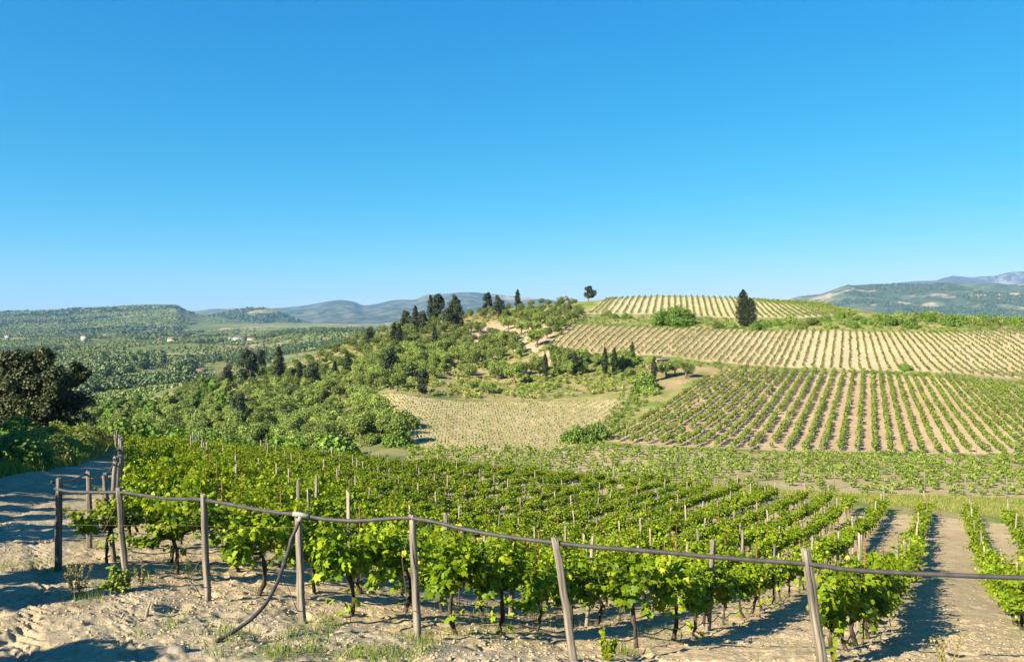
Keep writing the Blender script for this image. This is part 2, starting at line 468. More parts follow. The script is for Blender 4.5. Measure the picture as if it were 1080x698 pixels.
M['wire'] = noise_mat('old_wire', [(.3, (.07, .045, .03)), (.7, (.16, .11, .08))], 20, bump=0, rough=.5, metallic=.3)
M['stone'] = noise_mat('pale_stone', [(.3, (.14, .125, .105)), (.7, (.24, .215, .175))], 9, bump=.5, dist=.03)
M['clod'] = noise_mat('dry_clod', [(.3, (.24, .195, .125)), (.7, (.33, .27, .175))], 12, bump=.5, dist=.02)
M['white'] = noise_mat('white_render', [(.3, (.30, .30, .29)), (.7, (.40, .39, .37))], 2, bump=0)
M['cream'] = noise_mat('cream_render', [(.3, (.36, .3, .23)), (.7, (.48, .42, .33))], 2, bump=0)
M['pinkwall'] = noise_mat('faded_pink_render', [(.3, (.22, .18, .165)), (.7, (.31, .25, .23))], 3, bump=.1)
M['tile'] = noise_mat('clay_tiles', [(.3, (.16, .08, .05)), (.7, (.26, .15, .10))], 3, bump=0)
M['greyroof'] = noise_mat('grey_sheet_roof', [(.3, (.2, .21, .22)), (.7, (.30, .31, .32))], 3, bump=0)
M['glass'] = noise_mat('dark_window', [(.3, (.02, .025, .03)), (.7, (.05, .055, .06))], 3, bump=0, rough=.15, spec=.5)

# ------------------------------------------------------------------ fields (their outlines on the ground)
u_ = np.array([math.sin(R(28.5)), math.cos(R(28.5))])      # the near rows run this way
n_ = np.array([u_[1], -u_[0]])                              # and follow one another this way
def UN(p): return float(np.dot(p, u_)), float(np.dot(p, n_))

FRONT = [  # measured: base px, top px, top py, distance, radius
    (61, 62, 505, 13.3, .065), (132, 125, 516, 13.1, .062), (219, 214, 523, 11.85, .058), (319, 316, 541, 10.9, .06),
    (440, 433, 544, 10.4, .06), (606, 586, 568, 9.64, .06), (869, 848, 580, 9.15, .065)]
FP = []
for (bx, tx, ty, Y, r) in FRONT:
    FP.append(np.array([(bx - CX) / F * Y, Y]))
far_px = [(122, 474), (200, 476), (300, 483), (400, 491), (480, 496), (560, 502), (640, 509), (700, 515), (830, 530), (900, 538), (985, 545), (1080, 555), (1250, 575)]
far_pt = np.array([hit(px, py, 40, 95) for px, py in far_px])
far_un = np.array([UN(p) for p in far_pt]); far_un = far_un[np.argsort(far_un[:, 1])]
corner = far_pt[0]
NEAR_POLY = np.concatenate([np.array([FP[0]]), far_pt, np.array([[60, 8], [14, 4.5]]), np.array(FP[::-1])])

ROWF = poly([(632, 464), (700, 471), (850, 476), (1000, 479), (1130, 482), (1130, 425), (1075, 409), (1000, 399), (920, 394), (850, 392), (760, 393), (742, 402)])
UPF = poly([(572, 374), (640, 373), (700, 376), (770, 384), (850, 388), (930, 391), (1000, 393), (1130, 404), (1130, 352), (1000, 351), (900, 350), (800, 349), (700, 346), (604, 342)], 150, 260)
TOPF = poly([(618, 331), (700, 332), (780, 335), (850, 335), (912, 332), (880, 322), (800, 315.5), (708, 313), (640, 312.5)], 230, 330)
PALEF = poly([(398, 417), (440, 419), (480, 423), (540, 424), (600, 423), (665, 420), (640, 445), (622, 464), (560, 480), (440, 472), (425, 452), (418, 440)], 84, 200)
LOWF = poly([(430, 472), (520, 476), (600, 475), (632, 470), (700, 474), (850, 479), (1000, 481), (1130, 484), (1130, 526), (1000, 523), (900, 521), (800, 515), (720, 510), (640, 506), (560, 500), (480, 494), (430, 489)], 60, 130)
SANDY = poly([(490, 350), (530, 340), (575, 343), (590, 345), (580, 358), (566, 372), (540, 372), (545, 358), (520, 352), (505, 362), (480, 352)], 150, 290)
HILL = poly([(120, 462), (200, 412), (262, 400), (330, 378), (430, 346), (500, 333), (600, 321), (618, 330), (600, 343), (572, 373), (660, 375), (690, 395), (655, 412), (600, 420), (430, 416), (385, 413), (405, 450), (420, 470), (330, 478), (240, 476), (150, 473)], 90, 320)

# ------------------------------------------------------------------ ground sheet: cover colours by place, then split into named surfaces
r2 = np.hypot(GX, GY)
def C3(c): return np.array(c, float)
cover = np.zeros(GX.shape + (3,))
def fieldless(x, y): return inside(LOWF, x, y) | inside(PALEF, x, y) | inside(ROWF, x, y) | inside(UPF, x, y) | inside(TOPF, x, y) | inside(SANDY, x, y)
def lay(mask, col, noise=None, col2=None):
    m = mask.astype(float)[..., None] if mask.dtype == bool else mask[..., None]
    c = C3(col)[None, None, :]
    if noise is not None:
        c = c * (1 - noise[..., None]) + C3(col2)[None, None, :] * noise[..., None]
    cover[:] = cover * (1 - m) + c * m
N1 = sstep(.35, .65, fbm(GX, GY, 9, 5, 4)); N2 = sstep(.4, .62, fbm(GX, GY, 35, 8, 4)); N3 = sstep(.42, .6, fbm(GX, GY, 160, 9, 4))
SOIL = (.39, .31, .19); SOIL2 = (.33, .26, .155)
lay(np.ones(GX.shape, bool), (.10, .12, .045), N1, (.17, .16, .07))
far = r2 > 330
lay(far, (.085, .115, .035), N3, (.15, .16, .06))
lay((far & (fbm(GX, GY, 210, 55, 3) > .60)), (.26, .21, .12), N2, (.15, .16, .07))
lay((far & (fbm(GX, GY, 260, 77, 3) > .62)), (.12, .16, .04), N2, (.15, .18, .06))
hill_m = inside(HILL, GX, GY)
lay(hill_m, (.11, .13, .04), N1, (.22, .18, .09))
lay(hill_m & (fbm(GX, GY, 14, 91, 3) > .655), (.29, .225, .14))
lay(inside(SANDY, GX, GY), (.36, .28, .18), N1, (.31, .235, .15))
strip = (r2 > 52) & (r2 < 330) & (np.arctan2(GX, GY) > R(-2)) & ~hill_m
lay(strip, (.12, .17, .035), N1, (.22, .20, .08))
lay(inside(LOWF, GX, GY), (.31, .25, .15), N1, (.23, .20, .09))
lay(inside(PALEF, GX, GY), (.37, .295, .18), N2, (.33, .265, .15))
lay(inside(ROWF, GX, GY), (.345, .265, .165), N2, (.31, .23, .14))
lay(inside(UPF, GX, GY), (.365, .285, .18), N2, (.33, .25, .15))
lay(inside(TOPF, GX, GY), (.36, .30, .195), N2, (.32, .265, .165))
bare = poly([(690, 412), (742, 400), (768, 392), (830, 392), (770, 386), (700, 386), (690, 392)], 150, 200)
lay(inside(bare, GX, GY), (.29, .21, .12), N1, (.19, .155, .065))
N0 = sstep(.5, .62, fbm(GX, GY, 3.2, 15, 3)); rough_m = (hill_m | strip) & ~fieldless(GX, GY)
lay(rough_m * N0 * .6, (.085, .13, .025))
lay(rough_m * sstep(.55, .66, fbm(GX, GY, 4.5, 19, 3)) * .5, (.27, .215, .11))
near_m = inside(NEAR_POLY, GX, GY)
lay(near_m, SOIL, N1, SOIL2)
front_m = (r2 < 75) & ~near_m & ((GX * n_[0] + GY * n_[1]) < 60) & (GX * u_[0] + GY * u_[1] < 9.5)
left_m = (r2 < 56) & ~near_m & (td > -np.interp(GY, [14, 20, 32, 45, 52], [2.8, 2.6, 2.1, 1.0, .3])) & (td < 5) & (GX < 0)
lay(front_m | left_m, (.34, .285, .19), N1, (.285, .235, .155))
lay((r2 < 75) & ~left_m & (GY > 9) & (td < 0) & (GX < 0), (.10, .11, .04), N1, (.19, .16, .08))
weedy = sstep(.56, .68, fbm(GX, GY, 3.0, 61, 3)) * ((front_m | near_m) & (r2 < 80)) * .22
lay(weedy, (.20, .19, .075))

track_m = (np.abs(td) < np.interp(GY, [14, 20, 32, 45, 52], [2.8, 2.6, 2.1, 1.0, .4])) & (GY > 3) & (GY < 56) & (GX < 0) & ~near_m
cls = np.zeros(GX.shape, int)                      # 0 ground
fieldm = inside(LOWF, GX, GY) | inside(PALEF, GX, GY) | inside(ROWF, GX, GY) | inside(UPF, GX, GY) | inside(TOPF, GX, GY)
cls[near_m] = 1; cls[track_m] = 2; cls[fieldm] = 3
cls[(r2 > 85) & ~fieldm & ~near_m] = 4
cls[r2 > 330] = 5
NA, NL = GX.shape
ii = np.arange(NA)[:, None] * NL; jj = np.arange(NL - 1)[None, :]
i2 = ((np.arange(NA) + 1) % NA)[:, None] * NL
quads = np.stack([ii + jj, ii + jj + 1, i2 + jj + 1, i2 + jj], -1).reshape(-1, 4)
GV = np.stack([GX, GY, ZG], -1).reshape(-1, 3); GC = cover.reshape(-1, 3)
fcls = cls.reshape(-1)[quads[:, 0]]
gm_near = ground_mat('dry_sandy_soil', 13.0, .75, .05, .28)
gm_mid = ground_mat('field_soil', 1.6, .5, .12, .22)
gm_far = ground_mat('valley_land', .06, .3, 2.0, .45)
for k, (nm, mt) in enumerate([('ground', gm_near), ('vineyard_soil', gm_near), ('dirt_track', gm_near), ('field_soil', gm_mid), ('hillside', gm_mid), ('valley', gm_far)]):
    q = quads[fcls == k]
    if not len(q): continue
    us, inv = np.unique(q, return_inverse=True)
    me = mesh_from(nm, GV[us], [inv.reshape(-1, 4)], mt, {'cover': GC[us]}, smooth=True)
    tag(link(nm, me), kind='structure')

# ------------------------------------------------------------------ far hills and mountains
def ridge(name, skyline, Y, depth_front, depth_back, base_z, cols, seed, rough, mat, dz=0.0, cliff=1.0, step=1.0, n=70):
    """a range: skyline [(px, py)] at distance Y, real slopes in front and behind"""
    px = np.arange(skyline[0][0], skyline[-1][0] + .1, step)
    py = pchip(np.array([s[0] for s in skyline], float), np.array([s[1] for s in skyline], float), px)
    t = (px - CX) / F
    v = np.concatenate([np.linspace(0, 1, n), 1 + np.linspace(0, 1, 16)[1:]])
    D = np.where(v <= 1, Y - depth_front * (1 - v), Y + depth_back * (v - 1))
    X = t[:, None] * D[None, :]; YY = np.broadcast_to(D[None, :], X.shape)
    top = -(py - HY) / F * Y
    prof = np.where(v <= 1, v ** cliff, np.clip(1 - (v - 1), 0, 1))
    nz = (fbm(X, YY, depth_front * .22, seed, 6) - .5)
    gul = np.abs(fbm(X, YY * .35, depth_front * .13, seed + 5, 4) - .5)
    Zm = base_z + (top[:, None] - base_z) * prof[None, :] + nz * rough * np.sin(np.clip(v, 0, 2) * math.pi / 2)[None, :] * np.minimum(1, 1.35 - prof)[None, :] - gul * rough * .9 * (1 - prof)[None, :] * prof[None, :] * 3
    mot = fbm(X, YY, depth_front * .028, seed + 3, 5); mot2 = fbm(X, YY, depth_front * .18, seed + 4, 4)
    c = C3(cols[0]) * (1 - sstep(.44, .56, mot))[..., None] + C3(cols[1]) * sstep(.42, .6, mot)[..., None]
    k = (sstep(.56, .66, mot2) * sstep(.4, .6, mot))[..., None]
    c = c * (1 - k) + C3(cols[2]) * k
    nA, nB = X.shape
    a = np.arange(nA - 1)[:, None] * nB; b = np.arange(nB - 1)[None, :]
    q = np.stack([a + b, a + b + 1, a + nB + b + 1, a + nB + b], -1).reshape(-1, 4)
    V = np.stack([X, YY, Zm], -1).reshape(-1, 3)
    o = link(name, mesh_from(name, V, [q], mat, {'cover': c.reshape(-1, 3)}, smooth=True))
    tag(o, kind='structure')
    return (px, D, Zm)

def ridge_z(rd, x, y):
    px, D, Zm = rd
    p = CX + F * x / y
    fi = np.clip((p - px[0]) / (px[1] - px[0]), 0, len(px) - 1.001); i = fi.astype(int)
    j = np.clip(np.searchsorted(D, y) - 1, 0, len(D) - 2)
    fj = np.clip((y - D[j]) / (D[j + 1] - D[j]), 0, 1); f = fi - i
    return (Zm[i, j] * (1 - fj) + Zm[i, j + 1] * fj) * (1 - f) + (Zm[i + 1, j] * (1 - fj) + Zm[i + 1, j + 1] * fj) * f

gm_hill = ground_mat('hill_land', .02, .4, 8.0, .5)
GREEN_HILL = [(.07, .10, .03), (.13, .145, .05), (.26, .21, .11)]
BLUE_HILL = [(.035, .05, .03), (.10, .105, .065), (.26, .22, .16)]
hillA = ridge('hills', [(-420, 345), (-300, 338), (-150, 333), (0, 329), (60, 327), (110, 324), (165, 320.5), (184, 320.5), (196, 326), (210, 331), (250, 337), (330, 348), (380, 354)],
              3600, 2300, 900, -34, GREEN_HILL, 201, 46, gm_hill, cliff=1.7, n=110)
hillB = ridge('hills', [(190, 340), (225, 331), (255, 325), (278, 323.5), (295, 328), (318, 338), (345, 349), (420, 358)],
              4300, 1100, 800, -40, GREEN_HILL, 231, 40, gm_hill, cliff=1.3)
ridge('mountains', [(150, 340), (205, 327), (245, 324), (285, 324.5), (330, 320.5), (360, 316), (372, 317), (384, 321), (400, 319), (420, 316), (434, 316), (450, 311), (470, 308.5), (495, 307), (515, 309), (560, 313), (640, 324), (760, 340)],
      7000, 2800, 1200, 0, BLUE_HILL, 261, 130, gm_hill, cliff=1.2, step=1.0)
plat = ridge('hills', [(800, 326), (836, 316), (866, 310.5), (884, 303), (895, 299.5), (940, 298.5), (1000, 298.5), (1080, 299), (1200, 299), (1500, 303)],
      4600, 1500, 1300, -20, [(.05, .075, .035), (.09, .105, .055), (.26, .21, .13)], 291, 120, gm_hill, cliff=.9)
ridge('mountains', [(900, 312), (960, 298), (985, 296), (1005, 292), (1018, 293.5), (1045, 292), (1075, 287.5), (1110, 286), (1250, 290), (1500, 300)],
      8200, 1500, 700, 0, [(.05, .055, .06), (.08, .08, .085), (.15, .145, .14)], 321, 180, gm_hill, cliff=1.1)

# ------------------------------------------------------------------ the air
hz_me = bpy.data.meshes.new('haze')
mb = MB(); mb.box((0, 0, 0), (22000, 22000, 1))
V = np.concatenate(mb.V); V[:4, 2] = -66; V[4:, 2] = 600
m, nt, out = nodes('haze_air')
pv = nt.nodes.new('ShaderNodeVolumePrincipled')
pv.inputs['Color'].default_value = (.26, .56, 1.0, 1)
pv.inputs['Density'].default_value = 5.8e-5
pv.inputs['Anisotropy'].default_value = 0.0
nt.links.new(pv.outputs[0], out.inputs['Volume'])
tag(link('haze', mesh_from('haze', V, [np.concatenate(mb.Q)], m)), kind='stuff')

# ------------------------------------------------------------------ foliage builders
def leaf_cloud(centers, radii, per, size, TV=QUAD_V, TF=QUAD_F, up=.35, shell=.55, squash=1.0, var=(0, 1), cl_var=.35):
    """leaf-sized faces through the volume of a set of clumps -> vertices, faces, var"""
    P, Nn, S, A = [], [], [], []
    for c, r, k in zip(centers, radii, per):
        d = rdir(k)
        rad = (shell + (1 - shell) * rng.random(k)) * r
        rad *= np.where(rng.random(k) < .12, 1.22, 1.0)
        p = d * rad[:, None]; p[:, 2] *= squash
        P.append(p + c)
        nn = d * .8 + rng.normal(size=(k, 3)) * .55 + np.array([0, 0, up])
        Nn.append(nn)
        S.append(size * (.6 + .8 * rng.random(k)))
        b = rng.random() * cl_var
        A.append(np.clip(var[0] + (var[1] - var[0]) * (b + (1 - cl_var) * rng.random(k)), 0, 1))
    P = np.concatenate(P); Nn = np.concatenate(Nn); S = np.concatenate(S); A = np.concatenate(A)
    V, Fc = scatter(TV, TF, P, frames(Nn, rdir(len(P))), S)
    return V, Fc, np.repeat(A, len(TV))

def cat_clouds(L):
    V, Fs, A, n = [], [], [], 0
    for v, f, a in L:
        V.append(v); Fs.append(f + n); A.append(a); n += len(v)
    return np.concatenate(V), np.concatenate(Fs), np.concatenate(A)

# ------------------------------------------------------------------ the near vineyard
def vine_shoots(n_main, seed, reach=1.0):
    """leaf positions along arching shoots of one trained vine; rows run along local y"""
    rs = np.random.default_rng(seed)
    P, T, Nn, S, A, canes = [], [], [], [], [], []
    hd = np.array([rs.normal() * .04, rs.normal() * .05, .60 + rs.random() * .10])
    for s in range(n_main):
        y0 = (rs.random() * 2 - 1) * .62 * reach
        st = np.array([hd[0] + rs.normal() * .05, y0, hd[2] + .06 + rs.normal() * .05])
        az = rs.random() * 2 * math.pi
        lean = .25 + .75 * rs.random()
        L = .38 + rs.random() * .42 + (.28 if rs.random() < .24 else 0)
        d = np.array([math.cos(az) * lean * .45, math.sin(az) * lean * .75, 1.0 if rs.random() > .25 else .2])
        d /= np.linalg.norm(d)
        p = st.copy(); step = .052; k = int(L / step)
        droop = .05 + rs.random() * .11
        pts = [p.copy()]
        for q in range(k):
            f = q / k
            p = p + d * step
            d = d + np.array([math.cos(az) * .02, math.sin(az) * .02, -droop * (0.5 + 1.2 * f)]) + rs.normal(size=3) * .05
            d /= np.linalg.norm(d)
            pts.append(p.copy())
            for rep in range(3 if f < .75 else 2):
                out = np.array([rs.normal(), rs.normal(), rs.normal() * .4 - .1]); out /= np.linalg.norm(out)
                pos = p + out * (.05 + .07 * rs.random())
                P.append(pos)
                sidev = np.array([pos[0], pos[1] * .35, 0.0]); sidev /= (np.linalg.norm(sidev) + .15)
                Nn.append(np.array([0, 0, .55]) + sidev * .9 + rs.normal(size=3) * .5)
                T.append(out * .7 + sidev * .3 + np.array([0, 0, -.75]))
                sz = .105 * (1 - .62 * f ** 2.2) * (.7 + .55 * rs.random())
                S.append(sz)
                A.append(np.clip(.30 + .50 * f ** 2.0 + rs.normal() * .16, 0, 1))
        canes.append(np.array(pts))
    if rs.random() < .55:                      # a few leaves low on the trunk
        z0 = .12 + rs.random() * .25
        for q in range(rs.integers(6, 16)):
            o = rs.normal(size=3) * np.array([.08, .08, .12])
            P.append(np.array([hd[0], hd[1], z0]) + o); Nn.append(np.array([o[0] * 6, o[1] * 6, .8]) + rs.normal(size=3) * .4)
            T.append(np.array([o[0], o[1], -.1])); S.append(.07 + .05 * rs.random()); A.append(.3 + .4 * rs.random())
    return hd, np.array(P), np.array(T), np.array(Nn), np.array(S), np.array(A), canes

def make_vine_meshes(seed, n_main=15):
    hd, P, T, Nn, S, A, canes = vine_shoots(n_main, seed)
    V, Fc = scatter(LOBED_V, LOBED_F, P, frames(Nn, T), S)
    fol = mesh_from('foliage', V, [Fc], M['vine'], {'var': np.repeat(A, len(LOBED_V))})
    mb = MB()
    rs = np.random.default_rng(seed + 500)
    bend = rs.normal(size=2) * .07
    zz = np.linspace(-.12, hd[2], 9); f = zz / hd[2]
    tp = np.stack([hd[0] * f + bend[0] * np.sin(f * 3.0) + rs.normal(size=9) * .008, hd[1] * f + bend[1] * np.sin(f * 2.6) + rs.normal(size=9) * .008, zz], 1)
    mb.tube(tp, np.linspace(.036, .026, 9) * (1 + .25 * rs.normal(size=9) * .6), 7, jit=.18)
    for sgn in (-1, 1):
        arm = np.array([hd + np.array([0, sgn * q * .58, .07 * math.sin(q * 2.2)]) for q in np.linspace(0, 1, 6)])
        mb.tube(arm, np.linspace(.024, .012, 6), 6, jit=.15)
    tr = mb.mesh('trunk', M['bark'])
    mc = MB()
    for c in canes: mc.tube(c[::2] if len(c) > 5 else c, np.linspace(.006, .003, len(c[::2]) if len(c) > 5 else len(c)), 4, cap=False)
    cn = mc.mesh('shoots', M['bush'])
    return tr, fol, cn
VINES = [make_vine_meshes(1000 + k, 13 + k % 6) for k in range(12)]

ROWS = []        # (n, u_start, u_end, words for the row)
front_un = [UN(p) for p in FP]
WORDS = ['the dark corner post', 'the post beside the round green bush', 'the thin post left of the hanging hose', 'the post with the taped hose joint',
         'the grey post propped by a wire', 'the leaning split post in front', 'the tilted post near the bare sandy lane']
def u_end(n): return float(np.interp(n, far_un[:, 1], far_un[:, 0]))
cu, cn_ = UN(corner); fu, fn = front_un[0]
for (u0, n0), w in zip(front_un, WORDS):
    ROWS.append((n0, u0, w))
k = 1
n = fn - 2.1
lefts = []
while n > cn_ + .5:
    f = (fn - n) / (fn - cn_)
    lefts.append((n, fu + (cu - fu) * f ** .92))
    n -= 2.1
NUMW = ['first', 'second', 'third', 'fourth', 'fifth', 'sixth', 'seventh', 'eighth', 'ninth', 'tenth', 'eleventh', 'twelfth', 'thirteenth', 'fourteenth', 'fifteenth', 'sixteenth', 'seventeenth', 'eighteenth', 'nineteenth', 'twentieth', 'twenty-first', 'twenty-second', 'twenty-third', 'twenty-fourth', 'twenty-fifth', 'twenty-sixth', 'twenty-seventh', 'twenty-eighth', 'twenty-ninth', 'thirtieth', 'thirty-first', 'thirty-second', 'thirty-third', 'thirty-fourth', 'thirty-fifth', 'thirty-sixth', 'thirty-seventh', 'thirty-eighth', 'thirty-ninth', 'fortieth'] + ['far'] * 60
for i, (n0, u0) in enumerate(lefts): ROWS.append((n0, u0, f'the {NUMW[i]} trackside post past the corner'))
nA, uA = front_un[-1][1], front_un[-1][0]
for i in range(1, 9): ROWS.append((nA + 2.25 * i + .5, uA - .1 * i, f'the {NUMW[i-1]} row right of the bare sandy lane' if i > 1 else 'the row along the right edge of the bare sandy lane'))

cand = []
row_len = {}
for ri, (n0, u0, w) in enumerate(ROWS):
    ue = u_end(n0)
    u = u0 + .95; q = 0
    while u < ue:
        if rng.random() > .07:
            p = u_ * (u + rng.normal() * .06) + n_ * (n0 + rng.normal() * .05)
            px = CX + F * p[0] / p[1] if p[1] > 1 else -999
            mg = 1.0 * F / max(p[1], 1)
            if p[1] > 5 and -mg < px < 1080 + mg and HY - F * (gz(p[0], p[1]) + 1.3) / p[1] < 720:
                cand.append((p[0], p[1], ri, q, px))
            q += 1
        u += 1.3
cand.sort(key=lambda c: math.hypot(c[0], c[1]))
rz_row = -math.atan2(u_[0], u_[1])
def ordinal(q): return NUMW[q] if q < 40 else 'far'
proto = None
seen_in_row = {}
plant_rank = {}
for c in sorted(cand, key=lambda c: (c[2], c[3])):
    plant_rank[(c[2], c[3])] = seen_in_row.get(c[2], 0); seen_in_row[c[2]] = seen_in_row.get(c[2], 0) + 1
vine_protos = []
for tr, fol, cn in VINES:
    vine_protos.append((tr, fol, cn))
built = {}
for i, (x, y, ri, q, px) in enumerate(cand[:300]):
    k = int(rng.integers(len(VINES)))
    s = .90 + rng.random() * .22
    if fn - .5 > ROWS[ri][0]: s *= 1.0
    rz = rz_row + (math.pi if rng.random() < .5 else 0) + rng.normal() * .08
    loc = (x, y, float(gz(x, y)))
    if k not in built:
        o = empty('grapevine', loc, rz, s)
        for nm, me in zip(('trunk', 'foliage', 'shoots'), VINES[k]): link(nm, me, o)
        built[k] = o
    else:
        o = copy_tree(built[k], loc, rz, s)
    w = ROWS[ri][2]
    rk = plant_rank[(ri, q)]
    pos = f'{ordinal(rk)} grapevine in {w}' if w.startswith('the row') or 'row right' in w else f'{ordinal(rk)} grapevine behind {w}'
    tag(o, pos, 'grapevine', 'grapevines of the near vineyard')

# the deeper vines of the same field, past the three hundred nearest
VL = []
bank = []
for k in range(10):
    hd, P, T, Nn, S, A, canes = vine_shoots(12, 3000 + k)
    sel = np.random.default_rng(k).permutation(len(P))[:230]
    V, Fc = scatter(FOLD_V, FOLD_F, P[sel], frames(Nn[sel], T[sel]), S[sel] * 1.5)
    bank.append((V, Fc, np.repeat(A[sel], len(FOLD_V)), hd))
for (x, y, ri, q, px) in cand[300:]:
    V, Fc, A, hd = bank[int(rng.integers(10))]
    a = rz_row + (math.pi if rng.random() < .5 else 0) + rng.normal() * .1; s = .90 + .22 * rng.random()
    ca, sa = math.cos(a), math.sin(a)
    W = np.stack([V[:, 0] * ca - V[:, 1] * sa, V[:, 0] * sa + V[:, 1] * ca, V[:, 2]], 1) * s + np.array([x, y, float(gz(x, y))])
    VL.append((W, Fc, np.clip(A + rng.normal() * .08, 0, 1)))
V, Fc, A = cat_clouds(VL)
o = link('grapevines', mesh_from('grapevines', V, [Fc], M['vine'], {'var': A}))
tag(o, 'deeper vines of the near vineyard merging into one bright green mass', 'vines', kind='stuff')
mb = MB()
for (x, y, ri, q, px) in cand[300:]:
    z = float(gz(x, y)); mb.tube([(x, y, z - .1), (x + rng.normal() * .04, y, z + .35), (x, y, z + .7)], [.035, .03, .025], 5, cap=False)
o2 = link('vine_stems', mb.mesh('vine_stems', M['bark']), o)

# ------------------------------------------------------------------ posts, stakes, wires, hose
def post_mesh(h, r, seed, mat, seg=9, square=.6, name='wooden_post'):
    rs = np.random.default_rng(seed)
    zz = np.concatenate([[-.3], np.linspace(0, h, 12)]); n = len(zz)
    ang = np.linspace(0, 2 * math.pi, seg * 2, endpoint=False)
    prof = 1 / np.maximum(np.abs(np.cos(ang)), np.abs(np.sin(ang))) ** square
    prof = prof / prof.mean() * (1 + rs.normal(size=len(ang)) * .06)
    for c in rs.integers(0, len(ang), 3): prof[c] *= .78          # drying cracks
    bx = np.cumsum(rs.normal(size=n)) * .004; by = np.cumsum(rs.normal(size=n)) * .004
    V = []
    for i, z in enumerate(zz):
        rr = r * (1 - .14 * z / h) * prof * (1 + rs.normal(size=len(ang)) * .015)
        zo = rs.normal(size=len(ang)) * (.025 if i == n - 1 else 0)
        V.append(np.stack([bx[i] + np.cos(ang) * rr, by[i] + np.sin(ang) * rr, z + zo], 1))
    V = np.concatenate(V + [np.array([[bx[-1], by[-1], h + .01]])])
    s = len(ang)
    Q = [(i * s + j, i * s + (j + 1) % s, (i + 1) * s + (j + 1) % s, (i + 1) * s + j) for i in range(n - 1) for j in range(s)]
    T = [((n - 1) * s + j, (n - 1) * s + (j + 1) % s, n * s) for j in range(s)]
    return mesh_from(name, V, [np.array(Q), np.array(T)], mat)

def place_tilted(o, base, top):
    d = Vector(top) - Vector(base)
    o.location = base
    o.rotation_mode = 'QUATERNION'
    o.rotation_quaternion = d.to_track_quat('Z', 'Y')

LABF = ['dark weathered corner post beside the dirt track, carrying the bent hose end', 'stout pale grey post behind the round green bush, hose on its top',
        'thin straight grey post between the round bush and the hanging hose', 'flat grey post with the taped joint where the black hose hangs down',
        'grey post with a thin wire stay hanging from its top', 'leaning cracked post at the bottom edge, split along its length',
        'stout tilted post in front of the vine row beside the bare lane']
HT = []
fpost = []
for i, (bx, tx, ty, Y, r) in enumerate(FRONT):
    base = Vector((FP[i][0], FP[i][1], float(gz(*FP[i]))))
    top = at(tx, ty, Y - (.05 if i != 6 else .15))
    h = (top - base).length
    o = link('wooden_post', post_mesh(h, r * .86, 40 + i, M['darkwood'] if i in (0,) else M['wood']))
    place_tilted(o, base, top)
    tag(o, LABF[i], 'post', 'posts along the front edge of the vineyard')
    HT.append(top); fpost.append(o)
# second thinner post leaning beside the corner
b = np.array([FP[0][0] + .34, FP[0][1] + 1.2]); o = link('wooden_post', post_mesh(1.55, .045, 61, M['darkwood'])); bz = float(gz(*b))
place_tilted(o, (b[0], b[1], bz), (b[0] - .28, b[1] + .15, bz + 1.5)); tag(o, 'thin crooked post leaning right behind the dark corner post', 'post', 'posts along the track')
# trackside posts, one at the head of each row
left_tops = []
pv = [post_mesh(1.55, .055 + .006 * k, 70 + k, M['wood'] if k != 1 else M['darkwood']) for k in range(4)]
for i, (n0, u0) in enumerate(lefts):
    p = u_ * u0 + n_ * n0; z = float(gz(*p))
    o = link('wooden_post', pv[i % 4]); hh = 1.0 + rng.normal() * .05
    tilt = rng.normal(size=2) * .07
    place_tilted(o, (p[0], p[1], z), (p[0] + tilt[0] * 1.5, p[1] + tilt[1] * 1.5, z + 1.55)); o.scale = (1, 1, hh)
    tag(o, f'{NUMW[i]} trackside post past the dark corner post', 'post', 'posts along the track')
    left_tops.append(Vector((p[0] + tilt[0] * 1.5, p[1] + tilt[1] * 1.5, z + 1.55 * hh)))
